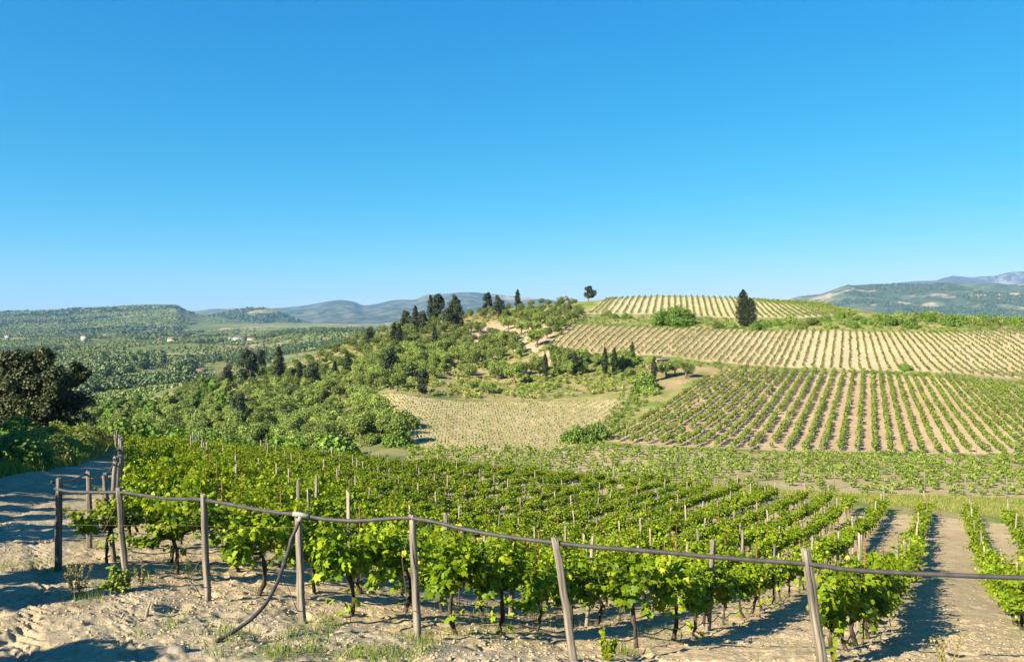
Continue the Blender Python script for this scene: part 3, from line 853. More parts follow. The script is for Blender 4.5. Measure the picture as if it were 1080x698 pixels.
# posts inside the field and along its far edge
pin = [post_mesh(1.72, .034 + .007 * k, 80 + k, M['sunlitwood'] if k % 3 else M['wood'], seg=6) for k in range(4)]
rod = MB(); rod.tube([(0, 0, -.3), (.01, .005, .8), (0, 0, 1.65)], .011, 6); rod_me = rod.mesh('rusty_stake', M['rust'])
cnt = 0; rcnt = 0
for ri, (n0, u0, w) in enumerate(ROWS):
    ue = u_end(n0); L = ue - u0
    us = list(np.arange(u0 + 5.2 + rng.random() * 2, ue - 1.5, 6.8)) + [ue + .2]
    for j, uu in enumerate(us):
        p = u_ * (uu + rng.normal() * .3) + n_ * (n0 + rng.normal() * .06)
        if p[1] < 6: continue
        px = CX + F * p[0] / p[1]
        if not (-15 < px < 1095): continue
        z = float(gz(*p)); t = rng.normal(size=2) * .06
        o = link('wooden_post', pin[int(rng.integers(4))])
        h = (1.72 if j % 2 == 0 else 1.6) * (1 + rng.normal() * .05)
        place_tilted(o, (p[0], p[1], z), (p[0] + t[0] * 1.6, p[1] + t[1] * 1.6, z + 1.7)); o.scale = (1, 1, h / 1.72)
        wj = 'last post' if j == len(us) - 1 else f'{ordinal(j)} inner post'
        rowword = w if w.startswith('the row') or 'row right' in w else f'the row behind {w}'
        tag(o, f'{wj} of {rowword}', 'post', 'wooden posts inside the near vineyard'); cnt += 1
    if ri % 2 == 0 or ri < 7:
        for j, uu in enumerate(np.arange(u0 + 3.4 + rng.random(), ue - 2, 6.8)):
            p = u_ * uu + n_ * (n0 + rng.normal() * .08)
            if p[1] < 6 or math.hypot(*p) > 42: continue
            px = CX + F * p[0] / p[1]
            if not (-5 < px < 1085): continue
            z = float(gz(*p)); t = rng.normal(size=2) * .05
            o = link('rusty_stake', rod_me); place_tilted(o, (p[0], p[1], z), (p[0] + t[0], p[1] + t[1], z + 1.65))
            rowword = w if w.startswith('the row') or 'row right' in w else f'the row behind {w}'
            tag(o, f'{ordinal(j)} rusty iron stake in {rowword}', 'stake', 'rusty iron stakes among the vines'); rcnt += 1

# hose laid over the front posts: control points from the photograph, at the posts' own distance
def front_Y(px):
    return float(np.interp(px, [-40, 61, 132, 219, 319, 440, 606, 869, 1120], [13.9, 13.3, 13.1, 11.85, 10.9, 10.4, 9.64, 9.05, 8.4]))
hp = [(58, 515), (76, 518.5), (100, 519), (125, 519), (150, 522), (170, 525), (190, 526), (214, 527), (240, 531), (270, 537), (300, 541), (318, 543), (345, 547.5), (370, 549), (400, 547.5), (430, 546), (455, 549.5),
      (490, 558), (530, 565), (560, 569), (585, 572), (620, 576), (660, 579), (700, 582), (740, 586), (790, 590), (848, 594), (900, 601), (950, 604), (1000, 606), (1050, 608), (1110, 610)]
pts = [at(px, py, front_Y(px) - .075) for px, py in hp]
pts = np.array([tuple(v) for v in pts])
tt = np.linspace(0, 1, len(pts)); qq = np.linspace(0, 1, 160)
pp = np.stack([pchip(tt, pts[:, k], qq) for k in range(3)], 1)
hose = tag(empty('irrigation_hose', pts[10]), 'long black irrigation hose sagging along the tops of the front posts', 'hose')
mb = MB(); mb.tube(pp - pts[10], .027, 12); link('pipe', mb.mesh('pipe', M['pipe']), hose)
# hanging branch with its tape
br = [(317, 545, 10.72), (313, 556, 10.66), (306, 572, 10.6), (301, 590, 10.55), (294, 610, 10.5), (283, 632, 10.45), (268, 650, 10.42), (252, 662, 10.4), (236, 672, 10.38), (228, 677, 10.36)]
endY = float(hit(228, 677, 8.5, 14)[1])
br = [(a_, b_, c_ if b_ < 575 else c_ + (endY - .04 - 10.36) * (b_ - 572) / 105.0) for a_, b_, c_ in br]
bp = np.array([tuple(at(*b)) for b in br]); bq = np.linspace(0, 1, 60)
bp = np.stack([pchip(np.linspace(0, 1, len(bp)), bp[:, k], bq) for k in range(3)], 1)
gzz = gz(bp[:, 0], bp[:, 1]) + .03
bp[:, 2] = np.maximum(bp[:, 2], gzz)
mb = MB(); mb.tube(bp - pts[10], .023, 10); link('branch_pipe', mb.mesh('branch_pipe', M['pipe']), hose)
mb = MB(); mb.tube(bp[20:23] - pts[10], .034, 10); link('joint', mb.mesh('joint', M['pipe']), hose)
mb = MB(); mb.tube(np.array([tuple(at(px, py, Y)) for px, py, Y in [(309, 541.5, 10.78), (318, 542.8, 10.78), (326, 544.3, 10.78)]]) - pts[10], .034, 10)
mb.tube(bp[0:4] - pts[10], .03, 10); link('tape_wrap', mb.mesh('tape_wrap', M['tape']), hose)
# hose along the track posts
lp = [tuple(at(76, 518, 13.25))]
allp = [Vector((FP[0][0] - .05, FP[0][1], HT[0].z - .02))] + left_tops
P2 = []
for a, b2 in zip(allp[:-1], allp[1:]):
    for q in np.linspace(0, 1, 6, endpoint=False):
        v = a.lerp(b2, q); v.z -= .07 * math.sin(math.pi * q) + .04; v.x -= .05; P2.append(tuple(v))
mb = MB(); mb.tube(np.array(P2) - np.array(P2[0]), .022, 8)
o = empty('irrigation_hose', P2[0]); link('pipe', mb.mesh('pipe', M['pipe']), o)
tag(o, 'black irrigation hose hung along the trackside posts into the distance', 'hose')
# wires
def wire(pts, r, label, name='trellis_wire', cat='wire', group=None, mat='wire', sag=.03):
    P = []
    for a, b2 in zip(pts[:-1], pts[1:]):
        for q in np.linspace(0, 1, 8, endpoint=False):
            v = Vector(a).lerp(Vector(b2), q); v.z -= sag * math.sin(math.pi * q); P.append(tuple(v))
    P.append(tuple(pts[-1])); P = np.array(P)
    mb = MB(); mb.tube(P - P[0], r, 5); o = link(name, mb.mesh(name, M[mat]), None, tuple(P[0]))
    tag(o, label, cat, group)
for ri in range(0, 7):
    n0, u0, w = ROWS[ri]
    for hgt, nm in ((1.02, 'upper'),):
        ps = []
        for uu in np.arange(u0, min(u0 + 34, u_end(n0)), 3):
            p = u_ * uu + n_ * n0; ps.append((p[0], p[1], float(gz(*p)) + hgt))
        wire(ps, .004, f'trellis wire along the row behind {WORDS[ri]}', group='trellis wires')
    ps = []
    for uu in np.arange(u0 + 1.2, min(u0 + 15, u_end(n0)), 1.1):
        p = u_ * uu + n_ * (n0 + .06); ps.append((p[0], p[1], float(gz(*p)) + (.22 if uu < u0 + 12 else .1)))
    wire(ps, .009, f'drip line low in the row behind {WORDS[ri]}', 'drip_line', 'drip line', 'drip lines', 'pipe', .06)
def gpt(px, py, dz=.0, Y0=8):
    p = hit(px, py, Y0, 60); return Vector((p[0], p[1], float(gz(*p)) + dz))
wire([at(48, 552.5, 13.2), at(200, 554, 12.3), at(345, 556, 11.3)], .0028, 'rusty wire stretched level from the dark corner post past the thin posts', sag=.01)
wire([at(124, 530, 12.95), gpt(80, 614)], .004, 'stay wire slanting down from the post beside the round bush', 'stay_wire')
wire([at(206, 560, 11.8), gpt(176, 605)], .004, 'thin stay wire slanting from the thin straight post to the sand', 'stay_wire')
wire([at(431, 562, 10.3), at(424, 590, 10.2), at(430, 640, 10.15), gpt(433, 655)], .0045, 'loose wire hanging beside the grey propped post', 'stay_wire', sag=0)
wire([at(302, 615, 10.6), at(310, 635, 10.45), gpt(318, 654)], .006, 'thin black drip tube hanging beside the taped post', 'drip_tube', 'tube', mat='pipe', sag=0)
wire([at(212, 590, 11.7), at(200, 612, 11.6), gpt(213, 630)], .006, 'small loop of black tube left of the thin straight post', 'drip_tube', 'tube', mat='pipe', sag=-.03)

# ------------------------------------------------------------------ vines of the fields across the valley (each field one mass)
def clump_bank(n, leaves, h, r, size, seed):
    out = []
    for k in range(n):
        rs = np.random.default_rng(seed + k)
        d = rs.normal(size=(leaves, 3)); d /= np.linalg.norm(d, axis=1)[:, None]
        p = d * np.array([r, r, h * .42]) * (.5 + .5 * rs.random(leaves))[:, None] + np.array([0, 0, h * .58])
        V, Fc = scatter(QUAD_V, QUAD_F, p, frames(d + rs.normal(size=(leaves, 3)) * .5 + np.array([0, 0, .4]), rs.normal(size=(leaves, 3))), size * (.7 + .6 * rs.random(leaves)))
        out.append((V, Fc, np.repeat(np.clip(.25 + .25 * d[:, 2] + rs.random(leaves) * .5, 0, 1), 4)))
    return out
def plant_out(pts, bank, smin, smax, name, mat, label, cat='vines', tall=None, along=None):
    L = []
    z = gz(pts[:, 0], pts[:, 1])
    for i, (x, y) in enumerate(pts):
        V, Fc, A = bank[int(rng.integers(len(bank)))]
        s = smin + (smax - smin) * rng.random(); a = rng.random() * 6.28; ca, sa = math.cos(a), math.sin(a)
        sz = s * (.85 + .3 * rng.random())
        L.append((np.stack([(V[:, 0] * ca - V[:, 1] * sa) * s, (V[:, 0] * sa + V[:, 1] * ca) * s, V[:, 2] * sz], 1) + np.array([x, y, z[i]]), Fc, np.clip(A + rng.normal() * .12, 0, 1)))
    V, Fc, A = cat_clouds(L)
    o = link(name, mesh_from(name, V, [Fc], mat, {'var': A})); tag(o, label, cat, kind='stuff')
    return o

def lerp_path(ctrl, q):
    ctrl = np.array(ctrl, float)
    return np.stack([np.interp(q, np.linspace(0, 1, len(ctrl)) if ctrl.shape[1] == 2 else ctrl[:, 0], ctrl[:, -2]), np.interp(q, np.linspace(0, 1, len(ctrl)) if ctrl.shape[1] == 2 else ctrl[:, 0], ctrl[:, -1])], 1)

def fan_rows(pairs, nrows, P, spacing, ymin, ymax, gap=.06, jit=.08, wob=.0):
    """rows laid out between measured bottom and top ends; pairs [(s, (bx,by), (tx,ty))]"""
    S = np.array([p[0] for p in pairs], float)
    B = np.array([hit(*p[1], ymin, ymax) for p in pairs]); T = np.array([hit(*p[2], ymin, ymax) for p in pairs])
    pts = []
    for s in np.linspace(S[0], S[-1], nrows):
        b = np.array([np.interp(s, S, B[:, 0]), np.interp(s, S, B[:, 1])]); t = np.array([np.interp(s, S, T[:, 0]), np.interp(s, S, T[:, 1])])
        L = np.linalg.norm(t - b); n = int(L / spacing * 1.16)
        f = np.linspace(-.08, 1.08, n)
        p = b + (t - b) * f[:, None] + rng.normal(size=(n, 2)) * jit
        keep = inside(P, p[:, 0], p[:, 1]) & (rng.random(n) > gap)
        pts.append(p[keep])
    return np.concatenate(pts)

bk_big = clump_bank(8, 70, 1.2, .40, .20, 100)
bk_mid = clump_bank(8, 34, .8, .28, .21, 200)
bk_small = clump_bank(8, 14, .55, .2, .2, 300)
rp = fan_rows([(0, (632, 466), (755, 394)), (1, (918, 478), (918, 394)), (1.62, (1089, 482), (1000, 399)), (2.1, (1215, 484), (1066, 408))], 34, ROWF, 1.15, 95, 190, gap=.07)
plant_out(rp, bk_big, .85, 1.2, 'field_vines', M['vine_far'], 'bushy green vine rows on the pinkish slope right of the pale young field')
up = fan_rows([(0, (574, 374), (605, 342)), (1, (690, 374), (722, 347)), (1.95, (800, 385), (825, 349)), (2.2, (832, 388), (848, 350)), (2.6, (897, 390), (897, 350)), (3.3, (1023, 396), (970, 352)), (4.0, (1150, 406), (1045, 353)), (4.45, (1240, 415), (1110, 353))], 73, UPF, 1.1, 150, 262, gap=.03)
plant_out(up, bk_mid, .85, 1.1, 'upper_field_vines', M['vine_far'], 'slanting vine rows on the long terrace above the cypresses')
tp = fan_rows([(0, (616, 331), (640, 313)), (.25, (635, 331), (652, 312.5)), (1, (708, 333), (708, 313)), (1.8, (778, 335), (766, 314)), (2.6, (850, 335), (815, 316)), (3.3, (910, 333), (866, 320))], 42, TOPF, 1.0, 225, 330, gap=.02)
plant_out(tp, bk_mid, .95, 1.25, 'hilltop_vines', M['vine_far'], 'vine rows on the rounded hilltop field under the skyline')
def grid_in(P, du, dn, jit, keep=1.0, ang=28.5):
    c = P.mean(0); e = np.array([math.sin(R(ang)), math.cos(R(ang))]); g = np.array([e[1], -e[0]])
    a = np.arange(-160, 160, du); b = np.arange(-160, 160, dn)
    A, B = np.meshgrid(a, b); p = c + A.reshape(-1, 1) * e + B.reshape(-1, 1) * g
    p = p[inside(P, p[:, 0], p[:, 1])]; p = p[rng.random(len(p)) < keep]
    return p + rng.normal(size=p.shape) * jit
pl = grid_in(PALEF, .95, 1.6, .04, .93, 26)
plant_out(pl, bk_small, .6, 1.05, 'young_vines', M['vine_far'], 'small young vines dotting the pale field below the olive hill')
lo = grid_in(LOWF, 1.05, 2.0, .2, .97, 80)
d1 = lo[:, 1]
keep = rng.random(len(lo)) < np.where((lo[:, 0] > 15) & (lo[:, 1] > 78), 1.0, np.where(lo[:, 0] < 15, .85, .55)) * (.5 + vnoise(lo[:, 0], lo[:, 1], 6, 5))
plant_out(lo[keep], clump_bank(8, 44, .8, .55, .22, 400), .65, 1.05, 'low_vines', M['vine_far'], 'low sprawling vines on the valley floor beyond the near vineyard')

def loose_points(P, n, seed=0, rmin=0.0):
    lo_, hi = P.min(0), P.max(0); out = []
    rs = np.random.default_rng(seed)
    cell = {}
    tries = 0
    while len(out) < n and tries < n * 60:
        tries += 1
        p = lo_ + rs.random(2) * (hi - lo_)
        if not inside(P, p[0:1], p[1:2])[0]: continue
        if rmin:
            k = (int(p[0] // rmin), int(p[1] // rmin)); bad = False
            for a in (-1, 0, 1):
                for b in (-1, 0, 1):
                    for q in cell.get((k[0] + a, k[1] + b), ()):
                        if (q[0] - p[0]) ** 2 + (q[1] - p[1]) ** 2 < rmin * rmin: bad = True
            if bad: continue
            cell.setdefault(k, []).append(p)
        out.append(p)
    return np.array(out)

# white end stakes of the row field
mb = MB(); mb.tube([(0, 0, -.2), (0, 0, 1.7)], .06, 6); stk = mb.mesh('pale_stake', M['wood'])
stake_px = [(633, 464), (660, 470), (690, 470), (724, 474), (760, 476), (792, 477), (830, 478), (868, 479), (905, 479), (943, 480), (985, 481), (1030, 482), (1070, 483), (705, 497), (730, 500), (765, 503), (800, 508), (845, 513), (880, 516), (943, 516), (975, 520), (1018, 524), (1062, 526)]
for i, (px, py) in enumerate(stake_px):
    p = hit(px, py, 60, 130); o = link('pale_stake', stk, None, (p[0], p[1], float(gz(*p)))); o.scale = (.7, .7, 1.0 + rng.random() * .3)
    tag(o, f'{NUMW[i]} pale stake from the left along the foot of the sloping row field' if i < 13 else f'{NUMW[i-13]} pale stake from the left among the low valley vines', 'stake', 'pale stakes at the field edges')
# ------------------------------------------------------------------ trees
def trunk_mesh(h, r, seed, limbs=3, spread=.9, name='trunk'):
    rs = np.random.default_rng(seed); mb = MB()
    n = 6; z = np.linspace(-.3, h * .45, n)
    P = np.stack([np.cumsum(rs.normal(size=n)) * r * .25, np.cumsum(rs.normal(size=n)) * r * .25, z], 1)
    mb.tube(P, np.linspace(r * 1.25, r * .8, n), 8, jit=.1)
    for k in range(limbs):
        a = k * 6.28 / limbs + rs.random(); e = P[-1] + np.array([math.cos(a) * spread, math.sin(a) * spread, h * .5])
        m_ = (P[-1] + e) / 2 + rs.normal(size=3) * spread * .12
        mb.tube(np.array([P[-2], P[-1], m_, e]), [r * .7, r * .6, r * .42, r * .15], 6)
    return mb.mesh(name, M['trunk'])

def olive_meshes(seed):
    rs = np.random.default_rng(seed)
    C, Rd, K = [], [], []
    n = int(rs.integers(8, 13))
    for k in range(n):
        a = rs.random() * 6.28; rr = (rs.random() ** .6) * 1.35
        C.append(np.array([math.cos(a) * rr, math.sin(a) * rr, 1.75 + rs.random() * 1.15 - rr * .25])); Rd.append(.55 + rs.random() * .45); K.append(300)
    V, Fc, A = leaf_cloud(C, Rd, K, .165, squash=.85, up=.3)
    return trunk_mesh(2.2, .17, seed), mesh_from('crown', V, [Fc], M['olive'], {'var': A})
def cypress_meshes(seed, H=8.0, W=.75, mat='cypress'):
    rs = np.random.default_rng(seed); C, Rd, K = [], [], []
    for z in np.linspace(.06, .97, 26):
        w = W * (math.sin(min(1, z * 2.6) * math.pi / 2)) * (1 - z ** 3.2) + .06
        for q in range(3):
            a = rs.random() * 6.28
            C.append(np.array([math.cos(a) * w * .45, math.sin(a) * w * .45, z * H])); Rd.append(w * (.55 + .25 * rs.random()) + .05); K.append(34 if W < 1.5 else 90)
    V, Fc, A = leaf_cloud(C, Rd, K, .26, up=.9, squash=1.3)
    return trunk_mesh(1.6, .16, seed, limbs=1, spread=.05), mesh_from('crown', V, [Fc], M[mat], {'var': A})
def broad_meshes(seed, H, W, mat, clumps=26, per=120, leaf=.34, base=.22, name='crown', squash=.8):
    rs = np.random.default_rng(seed); C, Rd, K = [], [], []
    for k in range(clumps):
        a = rs.random() * 6.28; z = base + (1 - base) * rs.random()
        w = W * (math.sin(max(.12, (1 - (z - base) / (1 - base))) ** .6 * math.pi / 2)) * (.35 + .65 * rs.random())
        C.append(np.array([math.cos(a) * w * .8, math.sin(a) * w * .8, z * H * .93])); Rd.append(W * (.22 + .16 * rs.random())); K.append(per)
    V, Fc, A = leaf_cloud(C, Rd, K, leaf, squash=squash)
    return trunk_mesh(H * .6, H * .035, seed, limbs=4, spread=W * .5), mesh_from(name, V, [Fc], M[mat], {'var': A})

def plant_tree(name, meshes, x, y, rz, sc, label, cat, group=None, sink=.0):
    o = empty(name, (x, y, float(gz(x, y)) - sink), rz, sc)
    link('trunk', meshes[0], o); link('crown', meshes[1], o)
    tag(o, label, cat, group); return o

CYP = [cypress_meshes(500 + k, 8.0, .72 + .1 * k) for k in range(4)]
BRD = [broad_meshes(540 + k, 7.0, 2.5, 'cypress', clumps=46, per=120, leaf=.25, base=.08) for k in range(3)]
# (px, top py, base py, kind, label)
CT = [
 (454, 312, 337, 'c', 'slim dark cypress at the left end of the ridge-top tree group'),
 (462, 310, 338, 'b', 'broad dark conifer next to the slim ridge-top cypress'),
 (480, 311, 334, 'b', 'dark round-topped conifer on the ridge, right of two tall ones'),
 (483, 322, 346, 'b', 'wide dark conifer low on the slope under the ridge-top group'),
 (472, 324, 347, 'b', 'dark conifer between the ridge-top group and the slope olives'),
 (438, 326, 351, 'c', 'pointed dark cypress just left of the ridge-top group'),
 (428, 328, 349, 'b', 'bushy dark conifer on the crest left of the pointed cypress'),
 (445, 328, 351, 'b', 'dark conifer right behind the pointed crest cypress'),
 (390, 345, 364, 'b', 'lone small dark conifer standing on the left crest of the olive hill'),
 (416, 344, 369, 'c', 'left one of a twin pair of dark cypresses midway down the crest'),
 (421, 345, 369, 'c', 'right one of a twin pair of dark cypresses midway down the crest'),
 (411, 366, 400, 'b', 'large dark conifer in the middle of the olive hillside'),
 (458, 345, 365, 'c', 'dark cypress beside the pale terrace wall on the upper hill'),
 (366, 374, 399, 'c', 'dark cypress at the right end of the low cypress line on the hill'),
 (353, 383, 401, 'c', 'short dark cypress second from the right in the low hill line'),
 (330, 384, 416, 'b', 'tall dark conifer in the centre of the low cypress line'),
 (316, 385, 409, 'c', 'dark cypress left of the tallest one in the low hill line'),
 (294, 370, 404, 'c', 'tall dark cypress at the left flank of the olive hill'),
 (275, 361, 385, 'b', 'dark conifer topping the left flank of the hill against the valley'),
 (262, 368, 406, 'b', 'tall dark conifer left of the flank top, edge against the valley'),
 (240, 385, 408, 'b', 'wide dark conifer lowest on the left flank of the hill'),
 (251, 418, 454, 'b', 'dark conifer standing in the scrub below the left flank'),
 (446, 390, 416, 'b', 'dark conifer just above the left corner of the pale young field'),
 (526, 312, 334, 'b', 'broad dark tree on the ridge above the sandy clearing'),
 (514, 309, 328, 'b', 'small dark tree at the skyline left of the broad ridge tree'),
 (546, 308, 328, 'c', 'small dark skyline tree right of the broad ridge tree'),
 (575, 376, 400, 'c', 'leftmost slim cypress of the line below the slanting vine rows'),
 (606, 374, 398, 'c', 'second slim cypress from the left below the slanting vine rows'),
 (638, 370, 398, 'c', 'left one of two close slim cypresses above the scrub bank'),
 (648, 370, 395, 'c', 'right one of two close slim cypresses above the scrub bank'),
 (667, 363, 383, 'c', 'slim cypress standing highest, at the edge of the slanting vine rows'),
 (690, 379, 402, 'c', 'slim cypress in front of the small pink shed'),
]
for i, (px, ty, by, kd, lab) in enumerate(CT):
    p = hit(px, by, 100, 330); H = (by - ty) / F * p[1] * 1.05
    if kd == 'c':
        s = H / 8.0; plant_tree('cypress', CYP[i % 4], p[0], p[1], rng.random() * 6, (s * (1.55 if px < 560 else 1.2),) * 2 + (s * 1.08,), lab, 'cypress', 'cypresses on the hill')
    else:
        s = H / 7.0; plant_tree('conifer', BRD[i % 3], p[0], p[1], rng.random() * 6, (s * .95,) * 2 + (s,), lab, 'conifer', 'dark conifers on the hill')
# the double cypress by the top field
p = hit(786, 345, 200, 260); a = cypress_meshes(590, 10.3, 2.35); b_ = cypress_meshes(591, 8.2, 2.1)
plant_tree('cypress', a, p[0] - .4, p[1] + .6, .3, 1.02, 'tall broad dark cypress rising beside the hilltop field', 'cypress')
plant_tree('cypress', b_, p[0] + 1.5, p[1], 1.3, .98, 'shorter broad cypress leaning on the tall one beside the hilltop field', 'cypress')
# lone tree on the skyline
p = hit(621, 316, 270, 330); m_ = broad_meshes(600, 4.9, 2.6, 'cypress', 18, 90, .32, .35)
plant_tree('lone_tree', m_, p[0], p[1], .5, 1.2, 'lone dark tree on the skyline left of the hilltop vine field', 'tree', sink=.2)
p = hit(598, 331, 240, 300); plant_tree('bare_tree', broad_meshes(601, 6.2, 1.6, 'dry', 14, 70, .3, .2), p[0], p[1], .5, 1.0, 'greyish half-bare tree on the grassy slope below the lone skyline tree', 'tree')
# round dense tree below the top field
p = hit(711, 343, 200, 250)
C_, R_, K_ = [], [], []
for k in range(60):
    d = rdir(1)[0]; d[2] = abs(d[2]); C_.append(d * np.array([6.4, 5.0, 4.2]) * (.55 + .4 * rng.random())); R_.append(1.5); K_.append(300)
V, Fc, A = leaf_cloud(C_, R_, K_, .30)
m_ = (trunk_mesh(3, .3, 3), mesh_from('crown', V, [Fc], M['bush'], {'var': A * .8}))
plant_tree('round_tree', m_, p[0], p[1], 0, (1.05, 1.05, 1.12), 'big dome-shaped dense green tree under the hilltop field', 'tree')

# big dark tree left of the track
p = hit(38, 458, 55, 75); p = np.array([-39.5, 66.0])
rs = np.random.default_rng(99); C_, R_, K_ = [], [], []
lobes = [(0, 0, 2.2, 2.6), (-2.4, 0, 2.8, 2.2), (2.2, .4, 2.2, 1.9), (1.6, -.3, 4.4, 1.7), (-1.0, .3, 5.0, 1.9), (-3.6, .5, 4.0, 1.5), (2.9, .4, 4.9, 1.0), (.2, 0, 5.7, 1.3), (-2.9, 0, 1.2, 1.9), (2.7, 0, 1.0, 1.4), (0, -.4, 1.0, 2.2), (-1.2, 0, 3.6, 2.0), (1.2, -.8, 1.2, 1.8), (-.8, -.8, 1.4, 1.9), (.9, 0, 3.5, 2.0), (-1.6, -.5, 6.0, .9)]
for (lx, ly, lz, lr) in lobes:
    for k in range(9):
        d = rs.normal(size=3); d /= np.linalg.norm(d)
        C_.append(np.array([lx, ly, lz]) + d * lr * .75); R_.append(lr * (.36 + .2 * rs.random())); K_.append(150)
V, Fc, A = leaf_cloud(C_, R_, [int(k * 3) for k in K_], .17, up=.6, squash=.8, shell=.3)
plant_tree('dark_tree', (trunk_mesh(3.4, .30, 8, 2, .3), mesh_from('crown', V, [Fc], M['dark_tree'], {'var': A})), p[0], p[1], 0, (1.05, 1.0, 1.04), 'big dark spreading tree with a ragged crown left of the dirt track', 'tree')

# olives on the hill: the three hundred that show largest, by where they stand
OL = [olive_meshes(700 + k) for k in range(7)]
op = loose_points(HILL, 860, 5, 3.75)
op = op[~inside(SANDY, op[:, 0], op[:, 1])]
op = op[fbm(op[:, 0], op[:, 1], 14, 91, 3) < .63]
wall_z = poly([(600, 420), (430, 416), (420, 402), (500, 402), (560, 398), (575, 388), (660, 388), (690, 400), (655, 414)], 120, 220)
op = op[~(inside(wall_z, op[:, 0], op[:, 1]) & (rng.random(len(op)) < .88))]
dd = np.hypot(op[:, 0], op[:, 1]); op = op[np.argsort(dd)]
sandy_px = [(497, 351), (506, 352), (519, 354), (531, 344), (536, 347), (551, 346), (550, 352), (562, 352), (566, 366), (580, 350), (577, 357), (583, 345), (528, 364), (521, 367), (513, 363), (545, 366), (487, 357), (570, 341), (560, 338), (548, 338)]
row_px = [(586, 384), (594, 383), (601, 385), (611, 383), (620, 383), (628, 384), (634, 385), (658, 383), (654, 387), (600, 392), (590, 393), (615, 393), (568, 393), (560, 394), (548, 396), (703, 396), (723, 397), (712, 395)]
nO = 0
def add_olive(x, y, s, lab, grp):
    global nO
    plant_tree('olive_tree', OL[nO % 7], x, y, rng.random() * 6.28, (s * (.9 + .2 * rng.random()), s * (.9 + .2 * rng.random()), s * (.85 + .2 * rng.random())), lab, 'olive tree', grp); nO += 1
for i, (px, py) in enumerate(sandy_px):
    p = hit(px, py + 1, 150, 300); add_olive(p[0], p[1], .95 + rng.random() * .45 if i != 8 else 1.7, ('round olive tree low at the foot of the sandy clearing, biggest there' if i == 8 else 'round olive tree casting a shadow on the pale sandy clearing of the hill'), 'olive trees on the sandy clearing')
for i, (px, py) in enumerate(row_px):
    p = hit(px, py + 2, 150, 230); add_olive(p[0], p[1], .85 + rng.random() * .4, 'olive tree beside the small pink shed' if i >= 15 else 'olive tree on the terrace between the slim cypresses', 'olive trees by the shed' if i >= 15 else 'olive trees on the cypress terrace')
rest = []
for i, (x, y) in enumerate(op):
    px = CX + F * x / y
    if nO >= 300: rest.append((x, y)); continue
    zone = ('grey-green olive tree on the left flank of the hill above the valley' if px < 300 else
            'grey-green olive tree among the dark conifers of the hillside' if px < 440 else
            'grey-green olive tree on the hill between the conifers and the sandy clearing' if px < 510 else
            'grey-green olive tree right of the sandy clearing up to the grassy crest')
    add_olive(x, y, .85 + rng.random() * .55, zone, 'olive trees, ' + ('left flank' if px < 300 else 'conifer slope' if px < 440 else 'middle slope' if px < 510 else 'crest slope'))
if rest:
    L = []
    for (x, y) in rest:
        me = OL[0]
        C_ = [np.array([x, y, float(gz(x, y)) + 2.1]) + rdir(1)[0] * np.array([1, 1, .5]) * .9 for _ in range(7)]
        L.append(leaf_cloud(C_, [.9] * 7, [110] * 7, .22, squash=.85))
    V, Fc, A = cat_clouds(L); o = link('olive_trees', mesh_from('olive_trees', V, [Fc], M['olive'], {'var': A})); tag(o, 'remaining olive crowns merging near the top of the hill', 'olive grove', kind='stuff')

# ------------------------------------------------------------------ shrubs and scrub
def bush_meshes(seed, mat, W=1.0, H=1.0, clumps=20, per=210, leaf=.22):
    rs = np.random.default_rng(seed); C, Rd, K = [], [], []
    for k in range(clumps):
        d = rs.normal(size=3); d /= np.linalg.norm(d); d[2] = abs(d[2])
        C.append(d * np.array([W, W, H]) * (.35 + .45 * rs.random())); Rd.append(W * (.28 + .2 * rs.random())); K.append(per)
    V, Fc, A = leaf_cloud(C, Rd, K, leaf)
    mb = MB()
    for k in range(4): mb.tube([(0, 0, -.1), (rs.normal() * W * .2, rs.normal() * W * .2, H * .3), (rs.normal() * W * .35, rs.normal() * W * .35, H * .6)], [.05 * W, .04 * W, .02 * W], 5)
    return mb.mesh('stem', M['trunk']), mesh_from('foliage', V, [Fc], M[mat], {'var': A})
def plant_bush(meshes, x, y, sc, label, group=None, name='shrub', cat='shrub'):
    o = empty(name, (x, y, float(gz(x, y)) - .05), rng.random() * 6.28, sc); link('stem', meshes[0], o); link('foliage', meshes[1], o); tag(o, label, cat, group); return o
BG = [bush_meshes(800 + k, 'bush', 1.6, 1.5, leaf=.16) for k in range(3)]
BO = [bush_meshes(820 + k, 'olive', 1.6, 1.5, leaf=.15) for k in range(3)]
BY = [bush_meshes(840 + k, 'broom', 1.2, 1.2, leaf=.16, clumps=20, per=110) for k in range(2)]
BD = [bush_meshes(860 + k, 'scrub', 1.6, 1.6, leaf=.12, clumps=24, per=210) for k in range(3)]
# hedge of shrubs on the right under the skyline
hp2 = [(806, 339, 1.5), (818, 338, 1.3), (832, 337, 1.6), (858, 338, 1.5), (870, 334, 1.2), (886, 330, 1.3), (893, 328, 1.6), (905, 333, 1.2), (912, 337, 1.3), (925, 332, 1.4), (935, 338, 2.1), (943, 336, 1.8), (952, 331, 1.6), (960, 335, 1.5), (968, 332, 1.8), (978, 334, 1.9), (986, 331, 1.7), (996, 333, 1.6), (1003, 338, 2.0), (1012, 336, 1.6), (1022, 333, 1.7), (1030, 338, 1.8), (1038, 332, 1.8), (1046, 338, 1.9), (1053, 334, 1.9), (1062, 337, 1.6), (1070, 333, 2.0), (1080, 336, 1.8), (1092, 334, 1.8), (845, 341, 1.2), (876, 341, 1.3), (900, 341, 1.2), (770, 341, 1.4), (757, 341, 1.3), (798, 343, 1.5), (960, 341, 1.6)]
for i, (px, py, s) in enumerate(sorted(hp2)):
    p = hit(px, py + 5, 205, 262); plant_bush((BO if rng.random() < .55 else BG)[i % 3], p[0], p[1], s, f'{NUMW[i]} shrub from the left in the hedge above the slanting rows', 'shrubs in the hedge under the skyline')
